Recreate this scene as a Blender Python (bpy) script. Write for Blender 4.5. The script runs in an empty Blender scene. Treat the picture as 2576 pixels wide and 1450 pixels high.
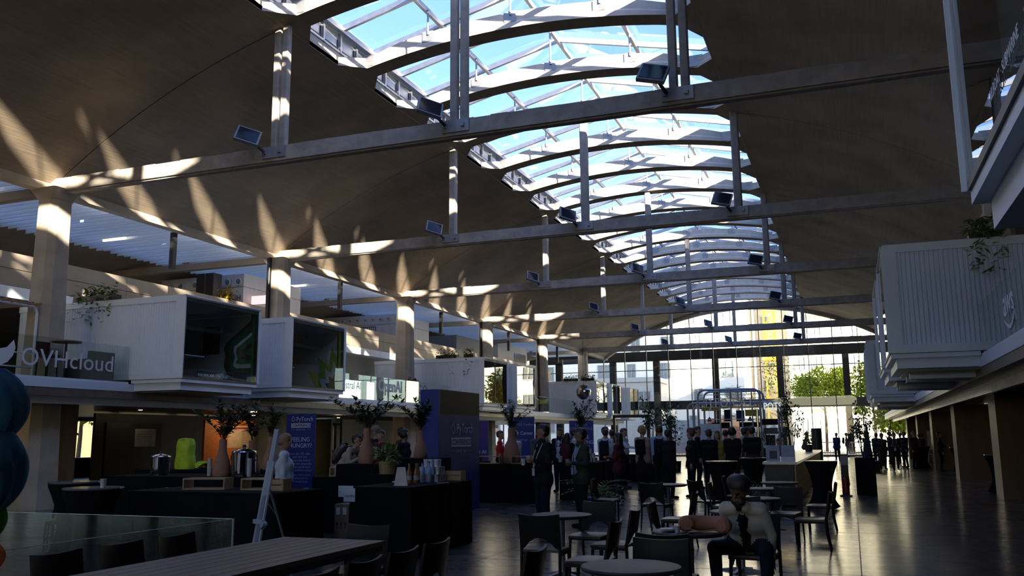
import bpy, bmesh, math, random
import numpy as np
from mathutils import Vector, Matrix, Euler

# ---------------------------------------------------------------- camera, light, exposure
scene = bpy.context.scene
COL = scene.collection
PI = math.pi

F_PX, YAW, PITCH, ROLL, CAM_H = 2204.56, 0.3638, 0.1685, -0.0080, 1.70
cam_data = bpy.data.cameras.new('camera')
cam_data.sensor_width = 36.0
cam_data.lens = F_PX / 2576.0 * 36.0
cam_data.clip_start = 0.05
cam_data.clip_end = 600.0
cam = bpy.data.objects.new('camera', cam_data)
COL.objects.link(cam)
_cy, _sy = math.cos(YAW), math.sin(YAW)
_F = Vector((-_sy * math.cos(PITCH), _cy * math.cos(PITCH), math.sin(PITCH)))
_R0 = Vector((_cy, _sy, 0.0))
_U0 = _R0.cross(_F)
_R = _R0 * math.cos(ROLL) + _U0 * math.sin(ROLL)
_U = -_R0 * math.sin(ROLL) + _U0 * math.cos(ROLL)
cam.matrix_world = Matrix(((_R.x, _U.x, -_F.x, 0.0), (_R.y, _U.y, -_F.y, 0.0), (_R.z, _U.z, -_F.z, CAM_H), (0, 0, 0, 1)))
scene.camera = cam

SUN_DIR = Vector((-1.0, 1.1, -0.37)).normalized()      # the way the light travels
SUN_POWER = 25.0
SKY_POWER = 0.38
world = bpy.data.worlds.new('sky')
scene.world = world
world.use_nodes = True
_nt = world.node_tree
_nt.nodes.clear()
_out = _nt.nodes.new('ShaderNodeOutputWorld')
_bg = _nt.nodes.new('ShaderNodeBackground')
_sky = _nt.nodes.new('ShaderNodeTexSky')
_sky.sky_type = 'NISHITA'
_sky.sun_disc = False
_sky.sun_elevation = math.asin(-SUN_DIR.z)
_sky.sun_rotation = math.atan2(-SUN_DIR.x, -SUN_DIR.y)
_sky.altitude = 50.0
_sky.air_density = 1.0
_sky.dust_density = 0.8
_sky.ozone_density = 2.5
_bg.inputs['Strength'].default_value = SKY_POWER
_nt.links.new(_sky.outputs['Color'], _bg.inputs['Color'])
_nt.links.new(_bg.outputs['Background'], _out.inputs['Surface'])

sun_data = bpy.data.lights.new('sun', 'SUN')
sun_data.energy = SUN_POWER
sun_data.angle = math.radians(0.55)
sun_data.color = (1.0, 0.82, 0.50)
sun = bpy.data.objects.new('sun', sun_data)
COL.objects.link(sun)
sun.rotation_euler = SUN_DIR.to_track_quat('-Z', 'Y').to_euler()
sun.location = (30, -30, 30)

vs = scene.view_settings
vs.view_transform = 'Standard'
vs.look = 'None'
vs.exposure = 0.72
vs.gamma = 1.0
vs.use_curve_mapping = False
scene.cycles.use_denoising = True
scene.cycles.max_bounces = 8
scene.cycles.diffuse_bounces = 4
scene.cycles.glossy_bounces = 4
scene.cycles.transmission_bounces = 6
scene.cycles.transparent_max_bounces = 24
scene.cycles.caustics_reflective = False
scene.cycles.caustics_refractive = False
scene.cycles.sample_clamp_indirect = 6.0

# ---------------------------------------------------------------- materials
MATS = {}

def mat(name, rgb, rough=0.6, metal=0.0, var=0.12, scale=6.0, bump=0.0, bscale=40.0, stretch=(1, 1, 1), spec=0.5,
        emit=None, estr=0.0, coat=0.0):
    """Principled material whose colour varies by procedural noise, with optional fine relief."""
    if name in MATS:
        return MATS[name]
    m = bpy.data.materials.new(name)
    m.use_nodes = True
    nt = m.node_tree
    b = nt.nodes['Principled BSDF']
    tc = nt.nodes.new('ShaderNodeTexCoord')
    mp = nt.nodes.new('ShaderNodeMapping')
    mp.inputs['Scale'].default_value = stretch
    nt.links.new(tc.outputs['Object'], mp.inputs['Vector'])
    n = nt.nodes.new('ShaderNodeTexNoise')
    n.inputs['Scale'].default_value = scale
    n.inputs['Detail'].default_value = 4.0
    nt.links.new(mp.outputs['Vector'], n.inputs['Vector'])
    r = nt.nodes.new('ShaderNodeValToRGB')
    r.color_ramp.elements[0].position = 0.3
    r.color_ramp.elements[1].position = 0.7
    r.color_ramp.elements[0].color = tuple(max(0, c * (1 - var)) for c in rgb) + (1,)
    r.color_ramp.elements[1].color = tuple(min(1, c * (1 + var)) for c in rgb) + (1,)
    nt.links.new(n.outputs['Fac'], r.inputs['Fac'])
    nt.links.new(r.outputs['Color'], b.inputs['Base Color'])
    b.inputs['Roughness'].default_value = rough
    b.inputs['Metallic'].default_value = metal
    b.inputs['Specular IOR Level'].default_value = spec
    b.inputs['Coat Weight'].default_value = coat
    if bump:
        n2 = nt.nodes.new('ShaderNodeTexNoise')
        n2.inputs['Scale'].default_value = bscale
        nt.links.new(mp.outputs['Vector'], n2.inputs['Vector'])
        bp = nt.nodes.new('ShaderNodeBump')
        bp.inputs['Strength'].default_value = bump
        bp.inputs['Distance'].default_value = 0.02
        nt.links.new(n2.outputs['Fac'], bp.inputs['Height'])
        nt.links.new(bp.outputs['Normal'], b.inputs['Normal'])
    if emit:
        b.inputs['Emission Color'].default_value = tuple(emit) + (1,)
        b.inputs['Emission Strength'].default_value = estr
    MATS[name] = m
    return m

def glass_mat(name, tint=(0.9, 0.95, 0.95), refl=(1, 1, 1), ior=1.45, rough=0.0):
    if name in MATS:
        return MATS[name]
    m = bpy.data.materials.new(name)
    m.use_nodes = True
    nt = m.node_tree
    nt.nodes.clear()
    o = nt.nodes.new('ShaderNodeOutputMaterial')
    mix = nt.nodes.new('ShaderNodeMixShader')
    tr = nt.nodes.new('ShaderNodeBsdfTransparent')
    gl = nt.nodes.new('ShaderNodeBsdfGlossy')
    lw = nt.nodes.new('ShaderNodeLayerWeight')
    lw.inputs['Blend'].default_value = 0.5
    pw = nt.nodes.new('ShaderNodeMath'); pw.operation = 'POWER'; pw.inputs[1].default_value = 4.0
    nt.links.new(lw.outputs['Facing'], pw.inputs[0])
    f0 = ((ior - 1) / (ior + 1)) ** 2 * 2.0
    fr = nt.nodes.new('ShaderNodeMath'); fr.operation = 'MULTIPLY_ADD'; fr.inputs[1].default_value = 1 - f0; fr.inputs[2].default_value = f0
    nt.links.new(pw.outputs[0], fr.inputs[0])
    tc = nt.nodes.new('ShaderNodeTexCoord')
    n = nt.nodes.new('ShaderNodeTexNoise')
    n.inputs['Scale'].default_value = 0.7
    bp = nt.nodes.new('ShaderNodeBump')
    bp.inputs['Strength'].default_value = 0.05
    bp.inputs['Distance'].default_value = 0.02
    nt.links.new(tc.outputs['Object'], n.inputs['Vector'])
    nt.links.new(n.outputs['Fac'], bp.inputs['Height'])
    nt.links.new(bp.outputs['Normal'], gl.inputs['Normal'])
    tr.inputs['Color'].default_value = tuple(tint) + (1,)
    gl.inputs['Color'].default_value = tuple(refl) + (1,)
    gl.inputs['Roughness'].default_value = rough
    nt.links.new(fr.outputs[0], mix.inputs['Fac'])
    nt.links.new(tr.outputs['BSDF'], mix.inputs[1])
    nt.links.new(gl.outputs['BSDF'], mix.inputs[2])
    nt.links.new(mix.outputs['Shader'], o.inputs['Surface'])
    MATS[name] = m
    return m

def board_concrete(name, rgb, pitch=0.16, axis=0):
    """Concrete cast against boards that ran along the hall: fine joints, blotches, grain."""
    if name in MATS:
        return MATS[name]
    m = mat(name, rgb, rough=0.85, var=0.22, scale=0.5)
    nt = m.node_tree
    b = nt.nodes['Principled BSDF']
    tc = nt.nodes.new('ShaderNodeTexCoord')
    sep = nt.nodes.new('ShaderNodeSeparateXYZ')
    nt.links.new(tc.outputs['Object'], sep.inputs['Vector'])
    mul = nt.nodes.new('ShaderNodeMath'); mul.operation = 'DIVIDE'; mul.inputs[1].default_value = pitch
    nt.links.new(sep.outputs[axis], mul.inputs[0])
    fr = nt.nodes.new('ShaderNodeMath'); fr.operation = 'FRACT'
    nt.links.new(mul.outputs[0], fr.inputs[0])
    gap = nt.nodes.new('ShaderNodeMath'); gap.operation = 'LESS_THAN'; gap.inputs[1].default_value = 0.07
    nt.links.new(fr.outputs[0], gap.inputs[0])
    mp = nt.nodes.new('ShaderNodeMapping'); mp.inputs['Scale'].default_value = (9, 0.35, 9)
    nt.links.new(tc.outputs['Object'], mp.inputs['Vector'])
    n = nt.nodes.new('ShaderNodeTexNoise'); n.inputs['Scale'].default_value = 2.0; n.inputs['Detail'].default_value = 5
    nt.links.new(mp.outputs['Vector'], n.inputs['Vector'])
    hgt = nt.nodes.new('ShaderNodeMath'); hgt.operation = 'SUBTRACT'
    nt.links.new(n.outputs['Fac'], hgt.inputs[0])
    nt.links.new(gap.outputs[0], hgt.inputs[1])
    bp = nt.nodes.new('ShaderNodeBump'); bp.inputs['Strength'].default_value = 0.35; bp.inputs['Distance'].default_value = 0.012
    nt.links.new(hgt.outputs[0], bp.inputs['Height'])
    nt.links.new(bp.outputs['Normal'], b.inputs['Normal'])
    mx = nt.nodes.new('ShaderNodeMixRGB'); mx.blend_type = 'MULTIPLY'; mx.inputs['Fac'].default_value = 0.5
    ramp = [x for x in nt.nodes if x.type == 'VALTORGB'][0]
    nt.links.new(ramp.outputs['Color'], mx.inputs[1])
    nt.links.new(n.outputs['Fac'], mx.inputs[2])
    gm = nt.nodes.new('ShaderNodeMath'); gm.operation = 'MULTIPLY_ADD'; gm.inputs[1].default_value = 0.9; gm.inputs[2].default_value = 0.55
    nt.links.new(n.outputs['Fac'], gm.inputs[0])
    nt.links.new(gm.outputs[0], mx.inputs[2])
    nt.links.new(mx.outputs[0], b.inputs['Base Color'])
    return m

# ---------------------------------------------------------------- mesh helpers
class MB:
    """Collects shapes; build() links them as one mesh object."""
    def __init__(s):
        s.v, s.f, s.m = [], [], []
        s.mi = 0
    def add(s, vs_, fs):
        n = len(s.v)
        s.v += [tuple(p) for p in vs_]
        for f in fs:
            s.f.append(tuple(i + n for i in f)); s.m.append(s.mi)
        return s
    def hexa(s, p):
        return s.add(p, [(0, 3, 2, 1), (4, 5, 6, 7), (0, 1, 5, 4), (1, 2, 6, 5), (2, 3, 7, 6), (3, 0, 4, 7)])
    def box(s, x0, x1, y0, y1, z0, z1):
        return s.hexa([(x0, y0, z0), (x1, y0, z0), (x1, y1, z0), (x0, y1, z0), (x0, y0, z1), (x1, y0, z1), (x1, y1, z1), (x0, y1, z1)])
    def cbox(s, c, d, M=None):
        h = [(sx * d[0] / 2, sy * d[1] / 2, sz * d[2] / 2) for sz in (-1, 1) for sx, sy in ((-1, -1), (1, -1), (1, 1), (-1, 1))]
        c = Vector(c)
        return s.hexa([tuple(c + (M @ Vector(q) if M is not None else Vector(q))) for q in h])
    def bar(s, a, b, w, h=None, up=(0, 0, 1)):
        """square bar from a to b"""
        h = w if h is None else h
        a, b = Vector(a), Vector(b)
        d = (b - a).normalized()
        u = Vector(up)
        if abs(d.dot(u)) > 0.98:
            u = Vector((0, 1, 0))
        r = d.cross(u).normalized() * (w / 2)
        t = r.cross(d).normalized() * (h / 2)
        return s.hexa([a - r - t, a + r - t, a + r + t, a - r + t, b - r - t, b + r - t, b + r + t, b - r + t])
    def prism(s, pts, axis, a, b):
        """extrude a 2D outline along axis ('x','y','z') from a to b"""
        def P(q, t):
            return {'x': (t, q[0], q[1]), 'y': (q[0], t, q[1]), 'z': (q[0], q[1], t)}[axis]
        n = len(pts)
        v = [P(q, a) for q in pts] + [P(q, b) for q in pts]
        f = [tuple(range(n))[::-1], tuple(range(n, 2 * n))] + [(i, (i + 1) % n, n + (i + 1) % n, n + i) for i in range(n)]
        return s.add(v, f)
    def tube(s, pts, r, n=8, closed=False, cap=True):
        pts = [Vector(p) for p in pts]
        N = len(pts)
        rs = r if hasattr(r, '__len__') else [r] * N
        rings = []
        prev = None
        for i, p in enumerate(pts):
            if closed:
                d = pts[(i + 1) % N] - pts[i - 1]
            else:
                d = pts[min(i + 1, N - 1)] - pts[max(i - 1, 0)]
            d = d.normalized() if d.length > 1e-9 else Vector((0, 0, 1))
            if prev is None:
                u = Vector((0, 0, 1)) if abs(d.z) < 0.9 else Vector((1, 0, 0))
                u = (u - d * u.dot(d)).normalized()
            else:
                u = (prev - d * prev.dot(d)).normalized()
            prev = u
            w = d.cross(u)
            rings.append([p + (u * math.cos(2 * PI * k / n) + w * math.sin(2 * PI * k / n)) * rs[i] for k in range(n)])
        v = [q for rg in rings for q in rg]
        f = []
        for i in range(N if closed else N - 1):
            j = (i + 1) % N
            f += [(i * n + k, i * n + (k + 1) % n, j * n + (k + 1) % n, j * n + k) for k in range(n)]
        if cap and not closed:
            f += [tuple(range(n))[::-1], tuple(range((N - 1) * n, N * n))]
        return s.add(v, f)
    def lathe(s, prof, n=20, c=(0, 0, 0), cap=True, sx=1.0, sy=1.0):
        """prof: list of (radius, z)"""
        v = [(c[0] + r * sx * math.cos(2 * PI * k / n), c[1] + r * sy * math.sin(2 * PI * k / n), c[2] + z) for r, z in prof for k in range(n)]
        f = []
        for i in range(len(prof) - 1):
            f += [(i * n + k, i * n + (k + 1) % n, (i + 1) * n + (k + 1) % n, (i + 1) * n + k) for k in range(n)]
        if cap:
            f += [tuple(range(n))[::-1], tuple(range((len(prof) - 1) * n, len(prof) * n))]
        return s.add(v, f)
    def grid(s, fn, nu, nv):
        v = [fn(i / nu, j / nv) for i in range(nu + 1) for j in range(nv + 1)]
        f = [(i * (nv + 1) + j, (i + 1) * (nv + 1) + j, (i + 1) * (nv + 1) + j + 1, i * (nv + 1) + j + 1) for i in range(nu) for j in range(nv)]
        return s.add(v, f)
    def mesh(s, name, mats, smooth=False):
        me = bpy.data.meshes.new(name)
        me.from_pydata(s.v, [], s.f)
        for m in (mats if isinstance(mats, (list, tuple)) else [mats]):
            me.materials.append(m)
        me.polygons.foreach_set('material_index', s.m)
        if smooth:
            me.polygons.foreach_set('use_smooth', [True] * len(me.polygons))
            try:
                me.set_sharp_from_angle(angle=math.radians(38))
            except Exception:
                pass
        me.update()
        return me
    def build(s, name, mats, parent=None, world=False, smooth=False, loc=None):
        if world and parent is not None:
            o_ = parent.matrix_world.inverted() if False else None
            L = Vector(parent['_o']) if '_o' in parent else parent.location
            s.v = [tuple(Vector(p) - L) for p in s.v]
        o = bpy.data.objects.new(name, s.mesh(name, mats, smooth))
        COL.objects.link(o)
        if parent is not None:
            o.parent = parent
        if loc is not None:
            o.location = loc
        return o

def tag(o, label=None, cat=None, group=None, kind=None):
    if label: o['label'] = label
    if cat: o['category'] = cat
    if group: o['group'] = group
    if kind: o['kind'] = kind
    return o

def thing(name, label, cat, loc=(0, 0, 0), rz=0.0, group=None):
    o = bpy.data.objects.new(name, None)
    o.empty_display_size = 0.1
    COL.objects.link(o)
    o.location = loc
    o.rotation_euler = (0, 0, rz)
    return tag(o, label, cat, group)

def struct(o):
    o['kind'] = 'structure'
    return o

KIDS = {}
def kids(o):
    return [c for c in bpy.data.objects if c.parent is o]

def dup(root, loc, rz=0.0, label=None, tree=None):
    """copy a thing with its parts and sub-parts"""
    def cp(o, par):
        c = o.copy()
        COL.objects.link(c)
        c.parent = par
        for k in TREE.get(o.name, []):
            cp(k, c)
        return c
    TREE = {}
    st = [root]
    while st:
        o = st.pop()
        TREE[o.name] = list(o.children)
        st += TREE[o.name]
    r = cp(root, None)
    r.location = loc
    r.rotation_euler = (0, 0, rz)
    if label: r['label'] = label
    return r

def text_mesh(name, body, size, mats, parent=None, loc=(0, 0, 0), M=None, extrude=0.002, align='CENTER', sx=1.0, bold=0.0, space=1.0, res=3):
    """lettering as a mesh: +X is the reading direction, +Y up in the local frame, turned by the 3x3 matrix M"""
    cu = bpy.data.curves.new(name, 'FONT')
    cu.body = body
    cu.size = size
    cu.align_x = align
    cu.extrude = extrude
    cu.offset = bold
    cu.space_character = space
    cu.resolution_u = res
    to = bpy.data.objects.new(name + '_tmp', cu)
    COL.objects.link(to)
    dg = bpy.context.evaluated_depsgraph_get()
    me = bpy.data.meshes.new_from_object(to.evaluated_get(dg))
    bpy.data.objects.remove(to)
    bpy.data.curves.remove(cu)
    me.name = name
    me.materials.clear()
    me.materials.append(mats)
    o = bpy.data.objects.new(name, me)
    COL.objects.link(o)
    mm = Matrix.Scale(sx, 3, (1, 0, 0))
    mm = (M if M is not None else Matrix.Identity(3)) @ mm
    me.transform(mm.to_4x4())
    if parent is not None:
        o.parent = parent
    o.location = loc
    return o

def axes(xdir, ydir):
    x, y = Vector(xdir).normalized(), Vector(ydir).normalized()
    z = x.cross(y)
    return Matrix(((x.x, y.x, z.x), (x.y, y.y, z.y), (x.z, y.z, z.z)))

ORD = ['first', 'second', 'third', 'fourth', 'fifth', 'sixth', 'seventh', 'eighth', 'ninth', 'tenth', 'eleventh', 'twelfth']
# ---------------------------------------------------------------- common materials
concrete = board_concrete('vault_concrete', (0.40, 0.325, 0.235))
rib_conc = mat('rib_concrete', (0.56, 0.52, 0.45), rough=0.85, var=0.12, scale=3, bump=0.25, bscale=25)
tie_conc = mat('tie_concrete', (0.40, 0.37, 0.325), rough=0.85, var=0.18, scale=4, bump=0.4, bscale=30)
col_conc = mat('column_concrete', (0.46, 0.41, 0.33), rough=0.85, var=0.15, scale=2, bump=0.3, bscale=30)
steel_dk = mat('dark_steel', (0.03, 0.03, 0.035), rough=0.45, metal=0.3)
steel_md = mat('mid_steel', (0.25, 0.27, 0.30), rough=0.4, metal=0.5)
alu = mat('aluminium', (0.42, 0.43, 0.46), rough=0.4, metal=0.6)
chrome = mat('chrome', (0.6, 0.6, 0.62), rough=0.12, metal=1.0, var=0.03)
white_pt = mat('white_paint', (0.80, 0.87, 0.95), rough=0.45, var=0.04, scale=2)
cream_pt = mat('cream_paint', (0.68, 0.66, 0.62), rough=0.5, var=0.05, scale=2)
black_pl = mat('black_plastic', (0.012, 0.012, 0.014), rough=0.4)
black_cloth = mat('black_cloth', (0.008, 0.008, 0.010), rough=0.95, bump=0.3, bscale=18, spec=0.1)
sky_glass = glass_mat('skylight_glass', (0.70, 0.74, 0.98))
clear_glass = glass_mat('clear_glass', (0.93, 0.96, 0.96))
rail_glass = glass_mat('railing_glass', (0.88, 0.93, 0.92), ior=1.45)
barrier_glass = glass_mat('barrier_glass', (0.93, 0.95, 0.96), ior=1.25)
dark_glass = glass_mat('container_glass', (0.80, 0.88, 0.88), ior=1.5)
wood = mat('oak', (0.30, 0.19, 0.10), rough=0.5, var=0.25, scale=3, stretch=(1, 8, 8))
leaf = mat('dark_leaf', (0.035, 0.07, 0.025), rough=0.5, var=0.35, scale=8)
leaf_lt = mat('fern_leaf', (0.13, 0.22, 0.04), rough=0.5, var=0.35, scale=8)

def floor_mat():
    m = mat('polished_floor', (0.075, 0.072, 0.07), rough=0.2, var=0.3, scale=0.6, spec=0.6, coat=0.6)
    nt = m.node_tree
    b = nt.nodes['Principled BSDF']
    tc = nt.nodes.new('ShaderNodeTexCoord')
    mp = nt.nodes.new('ShaderNodeMapping'); mp.inputs['Scale'].default_value = (0.9, 2.6, 1)
    nt.links.new(tc.outputs['Object'], mp.inputs['Vector'])
    n = nt.nodes.new('ShaderNodeTexNoise'); n.inputs['Scale'].default_value = 1.3; n.inputs['Detail'].default_value = 6
    nt.links.new(mp.outputs['Vector'], n.inputs['Vector'])
    bp = nt.nodes.new('ShaderNodeBump'); bp.inputs['Strength'].default_value = 0.06; bp.inputs['Distance'].default_value = 0.02
    nt.links.new(n.outputs['Fac'], bp.inputs['Height'])
    nt.links.new(bp.outputs['Normal'], b.inputs['Normal'])
    b.inputs['Coat Roughness'].default_value = 0.16
    ra = nt.nodes.new('ShaderNodeMapRange')
    ra.inputs['To Min'].default_value = 0.20; ra.inputs['To Max'].default_value = 0.36
    nt.links.new(n.outputs['Fac'], ra.inputs['Value'])
    nt.links.new(ra.outputs[0], b.inputs['Roughness'])
    return m

# ---------------------------------------------------------------- the hall
CX = -7.66                      # axis of the nave
R_V, APEX = 20.8, 12.25         # vault radius and crown
def vz(x):
    return APEX - R_V + math.sqrt(max(R_V * R_V - (x - CX) ** 2, 0))
XL, XR = -19.75, 4.43           # springing of the vault
Y0, BAY = 16.93, 10.0
KS = list(range(-3, 6))
YA, YB = -72.0, 75.0
TIE_Z = 8.44
FAC_Y = 74.0

m = MB().box(-40, 20, -75, FAC_Y + 0.3, -0.3, 0)
fl = struct(m.build('floor', floor_mat()))
seam = mat('floor_seam', (0.02, 0.02, 0.02), rough=0.6)
for xs in (0.0, -5.0, -10.0):
    MB().box(xs - 0.006, xs + 0.006, -10, FAC_Y, 0.0005, 0.0015).build('floor_joint', seam, fl)
for ys in range(-5, 74, 5):
    MB().box(-19, 4, ys + 1.9 - 0.005, ys + 1.9 + 0.005, 0.0005, 0.0015).build('floor_joint', seam, fl)

# vault shell: two flanks beside the row of openings, ribs between the openings
SL, SR = -12.37, -2.83          # ends of the openings
SP = BAY / 3.0
HW, CHX, CHY = 1.42, 0.50, 0.70 # half width of an opening and its cut corners
def hole_half(x):
    d = min(x - SL, SR - x)
    return HW if d >= CHX else HW - CHY + CHY * max(d, 0) / CHX
ys_slots = [Y0 + 1.72 + SP * j for j in range(-26, 17)]   # centres of the openings
YS0 = ys_slots[0] - SP / 2
ceiling = tag(thing('ceiling', 'board-marked concrete vault over the nave', 'ceiling'), kind='structure')
TH = 0.12
def shell(x0, x1, y0, y1, n, ny=1):
    b = MB()
    xs = [x0 + (x1 - x0) * i / n for i in range(n + 1)]
    for a, c in zip(xs, xs[1:]):
        b.hexa([(a, y0, vz(a)), (c, y0, vz(c)), (c, y1, vz(c)), (a, y1, vz(a)),
                (a, y0, vz(a) + TH), (c, y0, vz(c) + TH), (c, y1, vz(c) + TH), (a, y1, vz(a) + TH)])
    return b
def surf(x0, x1, y0, y1, n):
    b = MB()
    b.grid(lambda u, v: (x0 + (x1 - x0) * u, y0 + (y1 - y0) * v, vz(x0 + (x1 - x0) * u)), n, 1)
    b.grid(lambda u, v: (x1 + (x0 - x1) * u, y0 + (y1 - y0) * v, vz(x1 + (x0 - x1) * u) + TH), n, 1)
    for y in (y0, y1):
        b.grid(lambda u, v: (x0 + (x1 - x0) * u, y, vz(x0 + (x1 - x0) * u) + TH * v), n, 1)
    for x in (x0, x1):
        b.add([(x, y0, vz(x)), (x, y1, vz(x)), (x, y1, vz(x) + TH), (x, y0, vz(x) + TH)], [(0, 1, 2, 3)])
    return b
# the shell is cast bay by bay; a construction joint shows over each tie
for k in range(-9, 6):
    a = YA if k == -9 else Y0 + BAY * k + 0.015
    c = YB if k == 5 else Y0 + BAY * (k + 1) - 0.015
    surf(XL, SL, a, c, 26).build('vault_flank', concrete, ceiling, smooth=True)
    surf(SR, XR, a, c, 26).build('vault_flank', concrete, ceiling, smooth=True)
jm = mat('joint_dark', (0.06, 0.05, 0.045), rough=0.9)
for k in KS:
    y = Y0 + BAY * k
    b = MB()
    for p0, p1 in ((XL, SL), (SR, XR)):
        b.grid(lambda u, v: (p0 + (p1 - p0) * u, y - 0.016 + 0.032 * v, vz(p0 + (p1 - p0) * u) + 0.012), 20, 1)
    b.build('vault_joint', jm, ceiling)
# ribs
def rib_top(x):
    t = min(x - SL, SR - x)
    return vz(x) + 0.26 + 0.19 * min(1.0, t / 1.6)
xs_r = sorted(set([SL, SL + CHX, SR - CHX, SR] + [SL + (SR - SL) * i / 26 for i in range(27)]))
def rib_mesh(ya_c, yb_c):
    """rib between the opening centred at ya_c and the next one centred at yb_c (either may be None at the ends)"""
    b = MB()
    P0 = []
    for x in xs_r:
        ya = ya_c + hole_half(x)
        yb = yb_c - hole_half(x)
        z0, z1 = vz(x), rib_top(x)
        zm = z0 + (z1 - z0) * 0.38
        e = 0.045
        P0.append([(x, ya - e, z0), (x, yb + e, z0), (x, yb + e, zm - .03), (x, yb, zm + .03), (x, yb, z1), (x, ya, z1), (x, ya, zm + .03), (x, ya - e, zm - .03)])
    for A, B in zip(P0, P0[1:]):
        n = len(A)
        b.add(A + B, [(i, (i + 1) % n, n + (i + 1) % n, n + i) for i in range(n)])
    b.add(P0[0], [tuple(range(8))]); b.add(P0[-1], [tuple(range(8))[::-1]])
    return b
for a, c in zip(ys_slots, ys_slots[1:]):
    mm = rib_mesh(a, c)
    o = mm.build('rib', [concrete, rib_conc], ceiling)
    me = o.data
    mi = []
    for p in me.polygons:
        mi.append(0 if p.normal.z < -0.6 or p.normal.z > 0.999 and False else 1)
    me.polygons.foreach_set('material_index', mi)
# solid shell beyond the first and last opening
surf(SL, SR, YA, ys_slots[0] - HW, 30).build('vault_crown', concrete, ceiling, smooth=True)
surf(SL, SR, ys_slots[-1] + HW, YB, 30).build('vault_crown', concrete, ceiling, smooth=True)
b = MB()
for yc, s in ((ys_slots[0], -1), (ys_slots[-1], 1)):     # corner fillets of the end openings
    for x0, x1 in ((SL, SL + CHX), (SR - CHX, SR)):
        pts = [(x, yc + s * hole_half(x)) for x in (x0, x1)]
        b.hexa([(x0, yc + s * hole_half(x0 + 1e-6 if x0 == SL else x0), vz(x0)), (x1, yc + s * hole_half(x1), vz(x1)), (x1, yc + s * HW, vz(x1)), (x0, yc + s * HW, vz(x0)),
                (x0, yc + s * hole_half(x0), vz(x0) + TH), (x1, yc + s * hole_half(x1), vz(x1) + TH), (x1, yc + s * HW, vz(x1) + TH), (x0, yc + s * HW, vz(x0) + TH)])
b.build('vault_corner', concrete, ceiling)
# upstands along both ends of the row of openings
for xe, s in ((SL, -1), (SR, 1)):
    b = MB()
    z = vz(xe)
    b.box(min(xe, xe + s * 0.16), max(xe, xe + s * 0.16), ys_slots[0] - 1.6, ys_slots[-1] + 1.6, z - 0.005, z + 0.36)
    b.build('upstand', rib_conc, ceiling)

# glazed ridge roof over the openings
RIDGE_Z, EAVE_XL, EAVE_XR = 13.84, -12.25, -3.07
SLOPE = 0.235
def roof_z(x):
    return RIDGE_Z - SLOPE * abs(x - CX)
skylight = tag(thing('window_1', 'ridged glass roof on grey bars above the vault openings', 'skylight'), kind='structure')
ya, yb = ys_slots[0] - 1.7, ys_slots[-1] + 1.7
for xp in (EAVE_XL, CX - 2.4, CX, CX + 2.4, EAVE_XR):
    MB().bar((xp, ya, roof_z(xp) - 0.07), (xp, yb, roof_z(xp) - 0.07), 0.09, 0.15).build('purlin', alu, skylight)
nraf = int(round((yb - ya) / (SP / 2)))
raf_y = []
for i in range(nraf + 1):
    y = ys_slots[0] - 0.95 + i * SP / 2
    if y > yb: break
    raf_y.append(y)
raf_l = MB(); raf_l.bar((EAVE_XL, 0, roof_z(EAVE_XL)), (CX, 0, RIDGE_Z), 0.09, 0.16)
raf_r = MB(); raf_r.bar((EAVE_XR, 0, roof_z(EAVE_XR)), (CX, 0, RIDGE_Z), 0.09, 0.16)
mel, mer = raf_l.mesh('rafter', alu), raf_r.mesh('rafter', alu)
gl = MB(); gr = MB()
gl.add([(EAVE_XL, 0, roof_z(EAVE_XL) + .09), (CX, 0, RIDGE_Z + .09), (CX, SP / 2, RIDGE_Z + .09), (EAVE_XL, SP / 2, roof_z(EAVE_XL) + .09)], [(0, 1, 2, 3)])
gr.add([(CX, 0, RIDGE_Z + .09), (EAVE_XR, 0, roof_z(EAVE_XR) + .09), (EAVE_XR, SP / 2, roof_z(EAVE_XR) + .09), (CX, SP / 2, RIDGE_Z + .09)], [(0, 1, 2, 3)])
mgl, mgr = gl.mesh('pane', sky_glass), gr.mesh('pane', sky_glass)
def inst(name, me, parent, loc):
    o = bpy.data.objects.new(name, me)
    COL.objects.link(o)
    o.parent = parent
    o.location = loc
    return o
for y in raf_y:
    inst('rafter', mel, skylight, (0, y, 0)); inst('rafter', mer, skylight, (0, y, 0))
    inst('pane', mgl, skylight, (0, y, 0)); inst('pane', mgr, skylight, (0, y, 0))
# vent flaps along the left curb, plain sheet along the right curb
vent_frame = mat('vent_frame', (0.45, 0.46, 0.48), rough=0.35, metal=0.5)
vent_pane = mat('vent_pane', (0.40, 0.42, 0.45), rough=0.25, metal=0.3, var=0.2, scale=1.5)
zt, zb = roof_z(EAVE_XL) - 0.1, vz(SL) + 0.36
vm = MB()
vm.mi = 1
vm.box(-0.03, 0.0, 0.05, 0.80, 0.07, zt - zb - 0.07)
vm.mi = 0
for y in (0.0, 0.82):
    vm.box(-0.05, 0.06, y - 0.03, y + 0.03, 0, zt - zb)
vm.box(-0.05, 0.05, 0, 0.82, 0, 0.06); vm.box(-0.05, 0.05, 0, 0.82, zt - zb - 0.06, zt - zb)
vm.mi = 2
vm.box(0.0, 0.025, 0.10, 0.74, 0.10, 0.13); vm.box(0.0, 0.03, 0.70, 0.74, 0.10, zt - zb - 0.2)
mv = vm.mesh('vent_flap', [vent_frame, vent_pane, black_pl])
y = ya
while y < yb - 0.8:
    inst('vent_flap', mv, skylight, (SL - 0.02, y, zb)); y += 0.833
MB().box(SL - 0.35, SL - 0.1, ya, yb, zt - 0.02, roof_z(EAVE_XL) + 0.06).build('gutter', steel_dk, skylight)
MB().box(SR + 0.06, SR + 0.12, ya, yb, vz(SR) + 0.3, roof_z(EAVE_XR) + 0.2).build('curb_sheet', vent_frame, skylight)
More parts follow.
